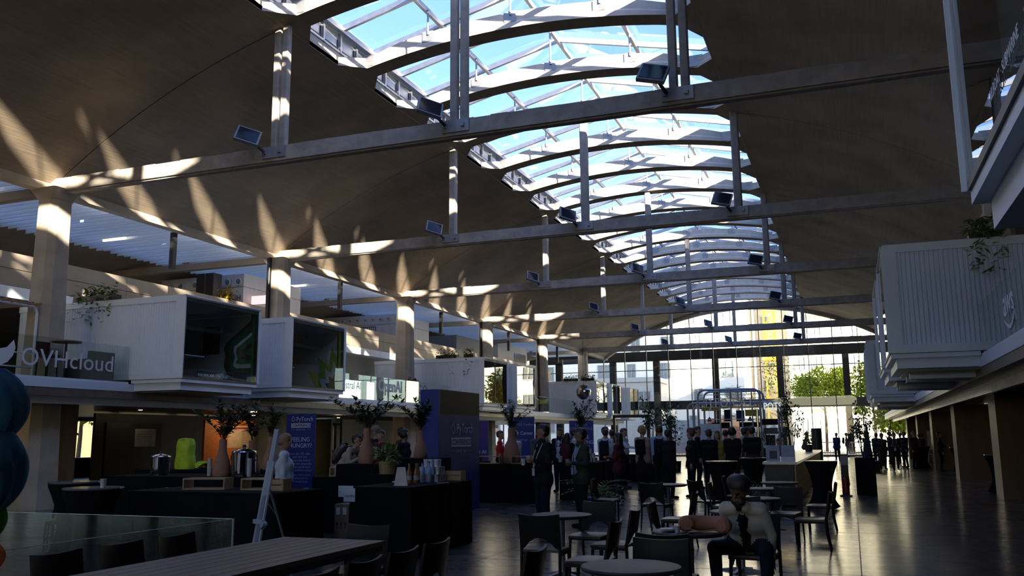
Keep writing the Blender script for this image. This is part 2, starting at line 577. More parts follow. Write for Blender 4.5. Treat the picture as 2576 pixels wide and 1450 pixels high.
for ye in (ya, yb):      # gables
    g = MB()
    g.add([(EAVE_XL, ye, vz(SL) + .1), (EAVE_XR, ye, vz(SR) + .1), (EAVE_XR, ye, roof_z(EAVE_XR)), (CX, ye, RIDGE_Z), (EAVE_XL, ye, roof_z(EAVE_XL))], [(0, 1, 2, 3, 4)])
    g.build('gable_pane', sky_glass, skylight)
# posts that carry the glass roof on the ribs, each with a foot plate on the rib's face
plate = mat('foot_plate', (0.30, 0.31, 0.32), rough=0.4, metal=0.5)
for j, (a, c) in enumerate(zip(ys_slots, ys_slots[1:])):
    yr = a + HW
    for xp in (CX - 2.34, CX + 0.05, CX + 2.45):
        p = MB()
        zr = rib_top(xp)
        p.mi = 0; p.tube([(0, 0, -0.1), (0, 0, roof_z(xp) - zr - 0.1)], 0.03, 8)
        o = p.build('post', steel_md, skylight, loc=(xp, yr - 0.06, zr))
        q = MB().box(-0.16, 0.16, -0.03, 0.0, -0.3, 0.0)
        o2 = q.build('foot_plate', plate, o, loc=(-0.02, 0.05, 0.02))
    for xp, s in ((SL + 0.42, 1), (SR - 0.42, -1)):
        q = MB().box(-0.18, 0.18, -0.06, 0.0, -0.02, 0.30)
        q.build('bracket_plate', plate, skylight, loc=(xp + s * 0.1, a + hole_half(xp + s * .1) - 0.005, rib_top(xp) - 0.22))
# ---------------------------------------------------------------- ties, hangers, columns
def oct_prof(w, d, c):
    return [(-w + c, -d), (w - c, -d), (w, -d + c), (w, d - c), (w - c, d), (-w + c, d), (-w, d - c), (-w, -d + c)]
HX = (-12.42, -7.66, -2.78)
HN = ('left', 'middle', 'right')
lamp_face = mat('lamp_face', (0.02, 0.025, 0.035), rough=0.1)
lamp_body = mat('lamp_body', (0.33, 0.35, 0.38), rough=0.4, metal=0.3)
tie_names = {-3: 'seventh', -2: '', -1: '', 0: 'nearest', 1: 'second', 2: 'third', 3: 'fourth', 4: 'fifth', 5: 'farthest'}
for k in KS:
    y = Y0 + BAY * k
    seen = k >= 0
    if seen:
        t = thing('tie_beam', 'grey concrete tie beam across the hall, %s from the viewer, hung on concrete rods' % (tie_names[k] + (' one' if k in (0, 5) else '')), 'beam', (CX, y, TIE_Z), group='tie beams across the nave')
    else:
        t = tag(thing('ceiling_tie', 'tie beam behind the viewer', 'beam', (CX, y, TIE_Z)), kind='structure')
    rnd = random.Random(k + 50)
    b = MB()
    N = 60
    x0, x1 = XL - CX + 0.1, XR - CX - 0.1
    for i in range(N):       # slightly broken upper arris
        a, c = x0 + (x1 - x0) * i / N, x0 + (x1 - x0) * (i + 1) / N
        dz = rnd.uniform(-0.012, 0.010)
        b.box(a, c, -0.15, 0.15, -0.19, 0.17 + dz)
    b.build('beam', tie_conc, t)
    MB().box(x0, x1, -0.09, 0.09, -0.23, -0.19).build('lower_flange', tie_conc, t)
    for hx, hn in zip(HX, HN):
        top = vz(hx) - TIE_Z + 0.03
        if k in (0, -3):
            for dx in (-0.12, 0.12):
                MB().prism(oct_prof(0.085, 0.085, 0.02), 'z', 0.15, top).build('hanger', tie_conc, t, loc=(hx - CX + dx, 0, 0))
        else:
            MB().prism(oct_prof(0.12, 0.12, 0.03), 'z', 0.15, top).build('hanger', tie_conc, t, loc=(hx - CX, 0, 0))
        s = MB().box(-0.34, 0.30, -0.19, -0.15, -0.12, 0.16)
        s.box(-0.30, -0.22, -0.26, -0.19, -0.02, 0.06); s.box(0.12, 0.20, -0.24, -0.19, -0.02, 0.06)
        o = s.build('clamp_plate', lamp_body, t, loc=(hx - CX, 0, 0))
        if seen:
            L = thing('floodlight', 'square floodlight at the foot of the %s hanger on the %s tie beam' % (hn, tie_names[k]), 'floodlight', (hx - 0.24, y - 0.56, TIE_Z + 0.06), group='floodlights on the tie beams')
            M = Euler((math.radians(58), math.radians(14), math.radians(38 if hn != 'right' else 4))).to_matrix()
            MB().cbox((-0.16, -0.12, 0.24), (0.56, 0.50, 0.09), M).build('housing', lamp_body, L)
            MB().cbox(Vector((-0.16, -0.12, 0.24)) + M @ Vector((0, 0, 0.05)), (0.48, 0.42, 0.012), M).build('lens', lamp_face, L)
            MB().bar((0.03, 0.27, -0.06), (-0.12, -0.05, 0.16), 0.05).build('arm', steel_dk, L)

side_word = {-1: 'left', 1: 'right'}
brown_wall_c = mat('brown_cladding', (0.13, 0.065, 0.035), rough=0.5, var=0.25, scale=2, stretch=(1, 1, .2))
pipe_m = mat('downpipe', (0.02, 0.02, 0.02), rough=0.25, metal=0.2)
for k in range(-1, 6):
    for sx, xc in ((-1, -19.52), (1, 4.2)):
        y = Y0 + BAY * k
        if sx > 0 or k < 0:
            t = tag(thing('column', 'concrete column carrying the right edge of the vault' if sx > 0 else 'concrete column behind the viewer', 'column', (xc, y, 0)), kind='structure')
            if k < 0 and sx > 0: pass
        else:
            nm = ['nearest', 'second', 'third', 'fourth', 'fifth', 'sixth'][k]
            t = thing('column', 'tall octagonal concrete column along the left mezzanine, %s of the row' % nm, 'column', (xc, y, 0), group='columns along the left edge of the nave')
        b = MB()
        prof = [(0.52, 0), (0.43, 3.2), (0.375, 5.6), (0.345, 8.0)]
        for (w0, z0), (w1, z1) in zip(prof, prof[1:]):
            A = [(px, py, z0) for px, py in oct_prof(w0, w0, w0 * 0.42)]
            B = [(px, py, z1) for px, py in oct_prof(w1, w1, w1 * 0.42)]
            b.add(A + B, [(i, (i + 1) % 8, 8 + (i + 1) % 8, 8 + i) for i in range(8)])
        b.build('shaft', col_conc, t)
        c = MB()
        A = [(px, py, 8.0) for px, py in oct_prof(0.345, 0.345, 0.345 * 0.42)]
        B = [(px, py, 8.3) for px, py in oct_prof(0.47, 0.47, 0.06)]
        c.add(A + B, [(i, (i + 1) % 8, 8 + (i + 1) % 8, 8 + i) for i in range(8)] + [tuple(range(8, 16))])
        c.build('capital', col_conc, t)
        if sx > 0:
            MB().box(-.62, .62, -.62, .62, 0, 2.75).build('timber_cladding', brown_wall_c, t)
        if sx < 0 and k in (1, 3, 4):
            MB().tube([(-0.1, -0.50, 2.9), (-0.1, -0.50, 8.3)], 0.085, 10).build('downpipe', pipe_m, t, smooth=True)
# edge beams of the vault
for sx, xe, wn in ((-1, XL, 'trim_1'), (1, XR, 'trim_2')):
    b = MB()
    b.box(xe - 0.16, xe + 0.16, YA, YB, 8.27, vz(xe) + 0.12)
    struct(b.build(wn, col_conc))

# ---------------------------------------------------------------- left aisle
FX_L, FX_R = -18.05, 2.47        # mezzanine fronts
MZ0, MZ1 = 2.68, 3.18
AX = -34.0                        # outer wall
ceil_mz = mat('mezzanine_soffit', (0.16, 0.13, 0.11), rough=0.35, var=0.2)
aisle_conc = mat('aisle_concrete', (0.30, 0.25, 0.19), rough=0.9, var=0.2, scale=0.7)
dark_wall = mat('dark_wall', (0.022, 0.020, 0.020), rough=0.5, var=0.2)
brown_wall = mat('brown_panel', (0.20, 0.10, 0.05), rough=0.55, var=0.25, scale=2, stretch=(1, 1, .2))
band_m = mat('parapet_metal', (0.27, 0.235, 0.19), rough=0.45, metal=0.1, var=0.12, scale=1.0)
slab_w = mat('fascia_white', (0.74, 0.82, 0.93), rough=0.4, var=0.05, scale=0.8)

mezl = tag(thing('floor_mezzanine_left', 'white edged mezzanine floor along the left of the hall', 'mezzanine', (FX_L, 0, 0)), kind='structure')
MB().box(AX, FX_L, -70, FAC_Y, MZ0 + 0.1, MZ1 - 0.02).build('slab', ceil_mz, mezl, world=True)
MB().box(FX_L - 0.02, FX_L + 0.02, -70, 72.5, 2.98, MZ1).build('upper_fascia', slab_w, mezl, world=True)
MB().box(FX_L - 0.1, FX_L - 0.03, -70, 72.5, 2.93, 2.98).build('shadow_gap', black_pl, mezl, world=True)
MB().prism([(FX_L - 0.10, 2.94), (FX_L - 0.18, 2.94), (FX_L - 0.30, 2.60), (FX_L - 0.22, 2.60)], 'y', -70, 72.5).build('lower_fascia', slab_w, mezl, world=True)
mezr = tag(thing('floor_mezzanine_right', 'pale edged mezzanine floor along the right of the hall', 'mezzanine', (FX_R, 0, 0)), kind='structure')
stain_f = mat('fascia_stained', (0.55, 0.53, 0.50), rough=0.3, var=0.25, scale=1.2, stretch=(1, 1, 3))
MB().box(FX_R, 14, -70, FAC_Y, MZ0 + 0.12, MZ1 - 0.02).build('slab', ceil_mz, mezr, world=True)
MB().box(FX_R - 0.02, FX_R + 0.02, -70, 72.5, 2.98, 3.18).build('upper_fascia', slab_w, mezr, world=True)
i = 0
yy = -8.0
while yy < 72:
    MB().box(FX_R + 0.5, FX_R + 0.58, yy + 0.008, yy + 2.5 - 0.008, 2.60, 2.93).build('fascia_panel', stain_f, mezr, world=True)
    yy += 2.5
MB().box(FX_R + 0.3, FX_R + 0.57, -70, 72.5, 2.93, 2.985).build('shadow_gap', steel_dk, mezr, world=True)

# second gallery behind the containers, with a panelled parapet
gal = tag(thing('wall_gallery_left', 'panelled tan parapet of the upper gallery', 'parapet', (-22.5, 0, 0)), kind='structure')
MB().box(AX, -22.45, -70, FAC_Y - 6, 5.9, 6.1).build('slab', cream_pt, gal, world=True)
MB().prism([(-22.4, 5.78), (-22.4, 6.12), (-22.75, 6.12), (-23.1, 5.78)], 'y', -70, FAC_Y - 6).build('edge_strip', white_pt, gal, world=True)
y = -10.0
while y < 66:
    for z0, z1 in ((6.14, 6.62), (6.64, 7.1)):
        MB().box(-22.5, -22.42, y + 0.006, y + 2.5 - 0.006, z0, z1).build('panel', band_m, gal, world=True)
    y += 2.5

# aisle roof: unseen glazing and white deck added to light the baffles, concrete slope
rf = tag(thing('ceiling_aisle_left', 'aisle roof of concrete with white hanging baffles', 'ceiling'), kind='structure')
MB().box(-20.35, -19.85, YA, YB, 8.5, 8.62).build('roof_edge', aisle_conc, rf)
MB().box(-20.4, -20.3, YA, YB, 8.6, 11.45).build('roof_upstand', white_pt, rf)
MB().prism([(-25.4, 8.75), (-25.4, 8.9), (AX, 7.6), (AX, 7.4)], 'y', YA, YB).build('roof_slope', aisle_conc, rf)
MB().box(-25.6, -20.3, YA, YB, 11.4, 11.5).build('roof_deck', white_pt, rf)
for i in range(50):
    y = YA + i * 3.0
    if y < YB:
        MB().add([(-25.45, y, 8.9), (-25.45, min(y + 3, YB), 8.9), (-25.45, min(y + 3, YB), 11.4), (-25.45, y, 11.4)], [(0, 1, 2, 3)]).build('added_light_pane', sky_glass, rf)
sl = MB(); sl.box(-25.3, -20.25, -0.018, 0.018, 0, 0.16)
slm = sl.mesh('baffle', white_pt)
sh = MB(); sh.box(-22.4, -20.25, -0.018, 0.018, 0, 0.16); sh.box(-25.3, -22.6, -0.018, 0.018, 0.03, 0.16)
shm = sh.mesh('baffle', white_pt)
y = 9.0
i = 0
while y < 73:
    inst('baffle', shm if (i * 7) % 11 == 3 else slm, rf, (0, y, 8.52 + 0.012 * ((i * 5) % 3)))
    y += 0.33; i += 1
led = mat('led_strip', (0.9, 0.9, 0.9), emit=(1.0, 0.93, 0.90), estr=9.0)
led_w = mat('led_warm', (0.9, 0.8, 0.6), emit=(1.0, 0.80, 0.50), estr=3.0)
n = 0
for y in (9.5, 12.8, 16.9 + 1.4, 16.9 + 5.6, 16.9 + 8.0, 28.3, 30.3, 32.4, 34.4, 35.9, 42.5, 46, 52, 55.8, 62, 65.3):
    L = MB().box(-0.045, 0.045, 0, 1.35, 0, 0.06).build('strip_light', led, loc=(-20.15, y, 8.40))
    tag(L, 'bright linear strip light under the aisle edge, %s from the near end' % (ORD[n] if n < 12 else ['thirteenth', 'fourteenth', 'fifteenth', 'sixteenth'][n - 12]), 'light', 'strip lights along the left aisle edge'); n += 1
for n, (x, y) in enumerate(((-22.2, 16.6), (-23.6, 17.6), (-23.2, 22.6), (-23.0, 33.0))):
    L = MB().box(-0.5, 0.5, -0.03, 0.03, 0, 0.05).build('strip_light', led_w, loc=(x, y, 8.47))
    tag(L, 'warm strip light set among the white baffles, %s from the near end' % ORD[n], 'light', 'warm strip lights among the baffles')
# aisle ties and posts
for k in range(0, 6):
    y = Y0 + BAY * k
    MB().box(AX, -19.9, y - 0.12, y + 0.12, 8.2, 8.45).build('aisle_beam', aisle_conc, rf)
    MB().box(-24.0, -23.85, y - 0.1 , y + 0.1, 8.4, 9.5).build('aisle_hanger', aisle_conc, rf)
for k in range(0, 5):
    y = Y0 + BAY * k + 5.0
    MB().box(-20.1, -19.95, y - 0.08, y + 0.08, 7.1, 8.3).build('aisle_post', steel_dk, rf)
MB().box(-20.08, -19.96, Y0 + 5, YB, 7.02, 7.12) if False else None

# outer walls (clerestory glass high up and a strip of windows on the ground floor)
wl = tag(thing('wall_left', 'outer wall of the left aisle with tall windows', 'wall'), kind='structure')
MB().box(AX - 0.3, AX, -75, 85, -0.1, 0.9).build('wall_base', dark_wall, wl)
MB().box(AX - 0.3, AX, -75, 85, 2.6, 3.5).build('wall_middle', dark_wall, wl)
MB().box(AX - 0.3, AX, -75, 33, 3.5, 6.0).build('wall_middle', dark_wall, wl)
MB().box(AX - 0.3, AX, -75, 85, 7.2, 7.9).build('wall_top', aisle_conc, wl)
y = -74
while y < 84:
    MB().box(AX - 0.25, AX + 0.05, y - 0.2, y + 0.2, 0, 7.4).build('pier', aisle_conc, wl)
    MB().add([(AX - .1, y, .9), (AX - .1, y + 4, .9), (AX - .1, y + 4, 2.6), (AX - .1, y, 2.6)], [(0, 1, 2, 3)]).build('pane', clear_glass, wl)
    MB().add([(AX - .1, y, 3.5), (AX - .1, y + 4, 3.5), (AX - .1, y + 4, 7.2), (AX - .1, y, 7.2)], [(0, 1, 2, 3)]).build('pane', clear_glass, wl)
    y += 4
wr = tag(thing('wall_right', 'outer wall of the right aisle', 'wall'), kind='structure')
MB().box(14, 14.3, -75, FAC_Y, -0.1, 9).build('wall_panel', dark_wall, wr)
MB().box(4.5, 14.3, -75, YB, 8.5, 8.7).build('aisle_roof', aisle_conc, wr)
wb = struct(MB().box(-40, 16, -75.3, -75, -0.1, 2.0).build('wall_back', dark_wall))
tag(wb, 'wall behind the viewer', 'wall')

# ---------------------------------------------------------------- glass end wall
fac = tag(thing('window_2', 'tall glazed end wall of the hall with thin dark mullions', 'window', (0, FAC_Y, 0)), kind='structure')
mx = [-19.7 + 1.876 * i for i in range(-8, 19)]
def f_top(x):
    if XL < x < XR: return vz(x) - 0.1
    return 8.3 if x > XR else (8.4 if x > -25 else 8.4 - (-25 - x) * 0.2)
mull = mat('mullion', (0.05, 0.05, 0.055), rough=0.4, metal=0.3)
for x in mx:
    MB().box(x - 0.03, x + 0.03, -0.1, 0.06, 0, f_top(x)).build('mullion', mull, fac)
for z in (3.95, 7.2):
    MB().box(mx[0], mx[-1], -0.04, 0.04, z - 0.03, z + 0.03).build('transom', mull, fac)
MB().box(mx[0], mx[-1], -0.1, 0.05, 0, 0.12).build('sill', mull, fac)
for a, c in zip(mx, mx[1:]):
    for z0, z1 in ((0.12, 3.95), (3.95, 7.2), (7.2, None)):
        za = f_top(a) if z1 is None else z1
        zc = f_top(c) if z1 is None else z1
        MB().add([(a, 0, z0), (c, 0, z0), (c, 0, zc), (a, 0, za)], [(0, 1, 2, 3)]).build('pane', clear_glass, fac)
ar = MB()
for i in range(40):
    a, c = XL + (XR - XL) * i / 40, XL + (XR - XL) * (i + 1) / 40
    ar.hexa([(a, -0.2, vz(a) - .28), (c, -0.2, vz(c) - .28), (c, 0.3, vz(c) - .28), (a, 0.3, vz(a) - .28), (a, -0.2, vz(a)), (c, -0.2, vz(c)), (c, 0.3, vz(c)), (a, 0.3, vz(a))])
ar.build('arch_rim', tie_conc, fac)

# ---------------------------------------------------------------- outside
pave = mat('paving', (0.42, 0.40, 0.37), rough=0.8, var=0.12, scale=0.6)
gnd = struct(MB().box(-140, 120, FAC_Y + 0.3, 260, -0.4, -0.02).build('ground', pave))
gl2 = struct(MB().box(-140, AX - 0.3, -140, FAC_Y + 0.3, -0.4, -0.02).build('ground_side', mat('lawn', (0.06, 0.07, 0.025), rough=0.9, var=0.3)))
gl3 = struct(MB().box(16, 140, -140, FAC_Y + 0.3, -0.4, -0.02).build('ground_street', pave))
porch_c = mat('porch_shade_tone', (0.014, 0.012, 0.011), rough=0.9, var=0.15, scale=1, spec=0.05)  # shade on the porch is put into this near-black colour
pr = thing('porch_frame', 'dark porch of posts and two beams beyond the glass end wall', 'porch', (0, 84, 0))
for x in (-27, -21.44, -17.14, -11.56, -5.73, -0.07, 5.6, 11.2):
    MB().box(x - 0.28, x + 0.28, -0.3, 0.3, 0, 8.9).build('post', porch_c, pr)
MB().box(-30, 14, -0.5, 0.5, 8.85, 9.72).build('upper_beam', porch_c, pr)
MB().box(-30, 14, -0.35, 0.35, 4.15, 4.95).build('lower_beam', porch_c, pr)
# ---------------------------------------------------------------- white containers on the mezzanines
grey_in = mat('room_wall', (0.40, 0.43, 0.44), rough=0.7, var=0.06)
blk_fr = mat('black_frame', (0.012, 0.014, 0.016), rough=0.4)
soffit = mat('container_soffit', (0.20, 0.165, 0.14), rough=0.3, var=0.15)
cont_w = mat('container_white', (0.76, 0.86, 0.98), rough=0.45, var=0.04, scale=1.5)
green_d = mat('mural_dark', (0.012, 0.02, 0.014), rough=0.6)
green_1 = mat('mural_green', (0.03, 0.16, 0.06), rough=0.6)
green_2 = mat('mural_deep_green', (0.02, 0.10, 0.04), rough=0.6)
mur_w = mat('mural_white', (0.60, 0.66, 0.66), rough=0.6)
lime = mat('mural_lime', (0.22, 0.38, 0.03), rough=0.6)
red_m = mat('mural_red', (0.55, 0.05, 0.03), rough=0.6)
yel_m = mat('mural_yellow', (0.70, 0.45, 0.04), rough=0.6)
pink_m = mat('sun_tint_pink', (0.62, 0.40, 0.33), rough=0.6)
CZ0, CZ1 = 3.30, 5.53

def corrugated(x0, x1, z0, z1, y, s, pitch=0.088, d=0.028):
    """vertical ribbed sheet in the plane y, ribs standing out towards s"""
    b = MB()
    n = int(round(abs(x1 - x0) / pitch))
    prof = []
    w = (x1 - x0) / n
    for i in range(n):
        a = x0 + i * w
        prof += [(a, 0), (a + w * 0.32, 0), (a + w * 0.5, d), (a + w * 0.82, d)]
    prof.append((x1, 0))
    v = [(px, y + s * py, z) for px, py in prof for z in (z0, z1)]
    f = [(2 * i, 2 * i + 2, 2 * i + 3, 2 * i + 1) for i in range(len(prof) - 1)]
    return b.add(v, f)

def flat_shape(pts, y, t, flip=False):
    """thin raised outline in an x-z plane"""
    return MB().prism([(p[0], p[1]) for p in pts], 'y', y - t, y)

def container(label, side, y0, y1, xf, length=6.0, group=None, mural=None, dark=True):
    s = side                                   # outward direction of the glazed front along X
    xb = xf - s * length
    t = thing('container', label, 'container', (xf, y0, CZ0), group=group)
    lo = lambda a, c: (min(a, c), max(a, c))
    def bx(xa, xc, ya, yc, za, zc, nm, mt, par=None):
        xa, xc = lo(xa, xc)
        return MB().box(xa, xc, ya, yc, za, zc).build(nm, mt, par or t, world=par is None)
    for ya in (y0, y1 - 0.07):
        bx(xf, xf - s * 0.26, ya, ya + 0.07, CZ0, CZ1, 'corner_post', cont_w)
        bx(xf - s * .26, xb, ya, ya + 0.07, CZ1 - 0.17, CZ1, 'top_rail', cont_w)
        bx(xf - s * .26, xb, ya, ya + 0.07, CZ0, CZ0 + 0.16, 'bottom_rail', cont_w)
    corrugated(min(xf - s * .26, xb), max(xf - s * .26, xb), CZ0 + 0.16, CZ1 - 0.17, y0 + 0.045, -1).build('side_panel', cont_w, t, world=True)
    bx(xf - s * .26, xb, y0 + 0.05, y0 + 0.066, CZ0 + .1, CZ1 - .1, 'inner_lining', grey_in)
    bx(xf - s * .26, xb, y1 - 0.066, y1 - 0.05, CZ0 + .1, CZ1 - .1, 'inner_lining', grey_in)
    corrugated(min(xf - s * .26, xb), max(xf - s * .26, xb), CZ0 + 0.16, CZ1 - 0.17, y1 - 0.045, 1).build('side_panel', cont_w, t, world=True)
    bx(xf, xb, y0 + .07, y1 - .07, CZ1 - 0.06, CZ1 - 0.005, 'roof', cont_w)
    bx(xf - s * .1, xb, y0 + .07, y1 - .07, CZ1 - 0.14, CZ1 - 0.07, 'room_ceiling', grey_in)
    bx(xf, xb, y0 + .07, y1 - .07, CZ0 - 0.01, CZ0 + 0.05, 'room_floor', mat('room_floor', (0.10, 0.10, 0.10), rough=0.5))
    bx(xb, xb + s * .08, y0 + .07, y1 - .07, CZ0, CZ1 - .01, 'back_wall', grey_in)
    # black reveal and glass
    f = MB()
    for ya, yc in ((y0 + .068, y0 + .082), (y1 - .082, y1 - .068)):
        xa, xc = lo(xf - s * 0.02, xf - s * 0.28)
        f.box(xa, xc, ya, yc, CZ0 + .05, CZ1 - .07)
    for ya, yc, za, zc in ((y0 + .07, y0 + .13, CZ0 + .05, CZ1 - .14), (y1 - .13, y1 - .07, CZ0 + .05, CZ1 - .14), (y0 + .07, y1 - .07, CZ1 - .16, CZ1 - .06), (y0 + .07, y1 - .07, CZ0 + .05, CZ0 + .08)):
        xa, xc = lo(xf - s * 0.02, xf - s * 0.09)
        f.box(xa, xc, ya, yc, za, zc)
    f.build('window_reveal', blk_fr, t, world=True)
    xg = xf - s * 0.012
    MB().add([(xg, y0 + .02, CZ0), (xg, y1 - .02, CZ0), (xg, y1 - .02, CZ1 - 0.02), (xg, y0 + .02, CZ1 - 0.02)], [(0, 1, 2, 3)]).build('front_pane', dark_glass, t, world=True)
    e = MB()
    for ya, yc, za, zc in ((y0, y0 + .02, CZ0, CZ1), (y1 - .02, y1, CZ0, CZ1), (y0, y1, CZ1 - .03, CZ1)):
        xa, xc = lo(xf + s * 0.03, xf)
        e.box(xa, xc, ya, yc, za, zc)
    e.build('front_trim', white_pt, t, world=True)
    # stepped base and brown underside
    xd = FX_L if s > 0 else FX_R
    bx(xf - s * .02, xd, y0 + .04, y1 - .04, CZ0 - 0.10, CZ0 - 0.01, 'base_ledge', cont_w)
    bx(xf - s * .12, xd, y0 + .14, y1 - .14, CZ0 - 0.30, CZ0 - 0.10, 'base_ledge', cont_w)
    bx(xf - s * .30, xd - s * .3, y0 + .30, y1 - .30, CZ0 - 0.34, CZ0 - 0.30, 'underside', soffit)
    if s < 0:
        bx(xf - s * .4, xd - s * .4, y0 + 1.1, y0 + 1.35, CZ0 - 0.46, CZ0 - 0.34, 'bracket_beam', cont_w)
        bx(xf - s * .4, xd - s * .4, y0 + 2.3, y0 + 2.55, CZ0 - 0.46, CZ0 - 0.34, 'bracket_beam', cont_w)
    return t

XF_L, XF_R = -16.35, 0.83
left_spec = [(18.45, 21.70, 'white ribbed container with a wavy green mural inside, nearest on the left'),
             (23.32, 26.50, 'white ribbed container with lime zigzag mural inside, second on the left'),
             (39.0, 42.2, 'white ribbed container showing a red figure inside, third on the left'),
             (43.5, 46.5, 'white ribbed container with pinkish interior, fourth on the left'),
             (59.2, 62.3, 'white ribbed container behind the mirror ball, fifth on the left'),
             (63.5, 66.5, 'white ribbed container, last but one on the left mezzanine'),
             (69.2, 72.3, 'white ribbed container at the far end of the left mezzanine')]
conts = []
for (a, c, lb) in left_spec:
    conts.append(container(lb, 1, a, c, XF_L, 3.4 if a > 60 else 6.0, 'containers on the left mezzanine'))
right_spec = [(3.2, 6.42, 'white container jutting overhead at the upper right, nearest on the right'),
              (19.2, 22.4, 'white ribbed container beside the glass railing on the right'),
              (23.5, 26.5, 'white container just behind the large ribbed one on the right'),
              (39.0, 42.2, 'white container third from the viewer along the right mezzanine'),
              (43.4, 46.5, 'small looking white container farthest along the right mezzanine')]
for (a, c, lb) in right_spec:
    conts.append(container(lb, -1, a, c, XF_R, 5.0, 'containers on the right mezzanine'))
C1, C2, C3, C4 = conts[:4]

# wavy green mural on the far wall of the first container
SC = 1.02
def mur(pts, dx=0.0):
    return [((x * SC) + dx, 1.7 + (z - 1.7) * SC) for x, z in pts]
yw = 21.70 - 0.07
layers = [([(-16.17, 5.3), (-16.43, 5.05), (-16.84, 4.76), (-17.18, 4.51), (-17.24, 4.34), (-17.2, 4.2), (-17.17, 4.12), (-17.21, 3.95), (-17.21, 3.81), (-17.1, 3.59), (-16.82, 3.47), (-16.19, 3.37)], green_d),
          ([(-16.17, 5.08), (-16.5, 4.87), (-16.99, 4.55), (-17.08, 4.33), (-17.02, 4.11), (-17.06, 3.95), (-17.04, 3.83), (-16.94, 3.65), (-16.2, 3.58)], green_2),
          ([(-16.16, 4.86), (-16.5, 4.63), (-16.87, 4.39), (-16.88, 4.25), (-16.82, 4.1), (-16.88, 3.84), (-16.76, 3.75), (-16.18, 3.75)], mur_w),
          ([(-16.17, 4.75), (-16.5, 4.53), (-16.77, 4.34), (-16.78, 4.2), (-16.72, 4.03), (-16.78, 3.91), (-16.63, 3.86), (-16.19, 3.87)], green_1),
          ([(-16.18, 4.53), (-16.58, 4.29), (-16.54, 4.14), (-16.58, 4.04), (-16.48, 4.0), (-16.2, 3.98)], green_d),
          ([(-16.19, 4.38), (-16.44, 4.25), (-16.41, 4.13), (-16.2, 4.11)], green_1)]
for i, (p, mt) in enumerate(layers):
    flat_shape(mur(p), yw - 0.004 * i, 0.006).build('mural_band', mt, C1, world=True)
MB().box(XF_L - 0.19, XF_L - 0.10, yw - 0.06, yw, CZ0 + 0.06, CZ1 - 0.15).build('mural_edge', green_1, C1, world=True)
MB().box(-18.35, -17.75, yw - .03, yw, 4.25, 5.1).build('wall_screen', blk_fr, C1, world=True)
MB().box(-17.9, -17.5, yw - .02, yw, 4.85, 4.9).build('wall_vent', blk_fr, C1, world=True)
tt = MB().box(-0.9, 0.6, -0.75, 1.25, 0.70, 0.73).build('built_in_table', white_pt, C1, loc=(-1.65, 0.85, 0.05))
MB().lathe([(0.05, 0), (0.05, 0.7)], 10, (-0.1, 0.2, 0)).build('leg', black_pl, tt)
text_mesh('lettering', 'ROLLERBLADE · UNICYCLE', 0.10, white_pt, C1, (0.002, 1.25, 0.09), axes((0, 1, 0), (0, 0, 1)), 0.001, bold=0.0)
# lime zigzag in the second
yw = 26.50 - 0.07
zig = [([(-16.52, 4.82), (-16.63, 4.15), (-17.09, 4.49), (-16.93, 3.91), (-17.48, 4.0), (-17.14, 3.46), (-17.4, 3.34), (-16.15, 3.34), (-16.19, 4.19)], lime),
       ([(-16.43, 4.32), (-16.52, 3.89), (-16.78, 4.06), (-16.72, 3.7), (-17.03, 3.76), (-16.83, 3.4), (-17.0, 3.35), (-16.16, 3.35), (-16.18, 3.75)], mur_w),
       ([(-16.37, 3.89), (-16.46, 3.72), (-16.61, 3.8), (-16.57, 3.57), (-16.75, 3.57), (-16.65, 3.39), (-16.16, 3.36), (-16.17, 3.55)], green_d)]
for i, (p, mt) in enumerate(zig):
    flat_shape(mur(p), yw - 0.004 * i, 0.006).build('mural_zigzag', mt, C2, world=True)
MB().box(XF_L - 0.19, XF_L - 0.10, yw - 0.06, yw, CZ0 + 0.06, CZ1 - 0.15).build('mural_edge', lime, C2, world=True)
t2 = MB().box(-0.9, 0.6, -0.6, 0.9, 0.70, 0.73).build('built_in_table', white_pt, C2, loc=(-1.65, 0.8, 0.05))
MB().lathe([(0.05, 0), (0.05, 0.7)], 10, (-0.1, 0.2, 0)).build('leg', black_pl, t2)
# third: red figure on a wall coloured as if sunlit; fourth: same sun tint
yw = 42.2 - 0.07
MB().box(-20, XF_L - 0.1, yw - 0.01, yw, CZ0 + .06, CZ1 - .15).build('sun_tinted_wall', pink_m, C3, world=True)
for i, (p, mt) in enumerate([([(-16.5, 3.36), (-17.6, 3.36), (-17.3, 4.0), (-16.9, 4.6), (-16.6, 4.1)], red_m), ([(-17.5, 3.36), (-17.75, 3.36), (-17.2, 4.55), (-17.05, 4.6)], yel_m)]):
    flat_shape(p, yw - 0.012 - 0.004 * i, 0.006).build('mural_figure', mt, C3, world=True)
yw = 46.5 - 0.07
MB().box(-20, XF_L - 0.1, yw - 0.01, yw, CZ0 + .06, CZ1 - .15).build('sun_tinted_wall', pink_m, C4, world=True)
# lettering on the overhead container's glass (reads from its far end)
text_mesh('lettering', 'SAILBOAT · SUBMARINE', 0.095, white_pt, conts[7], (-0.004, 1.55, 0.17), axes((0, -1, 0), (0, 0, 1)), 0.001, sx=0.92)

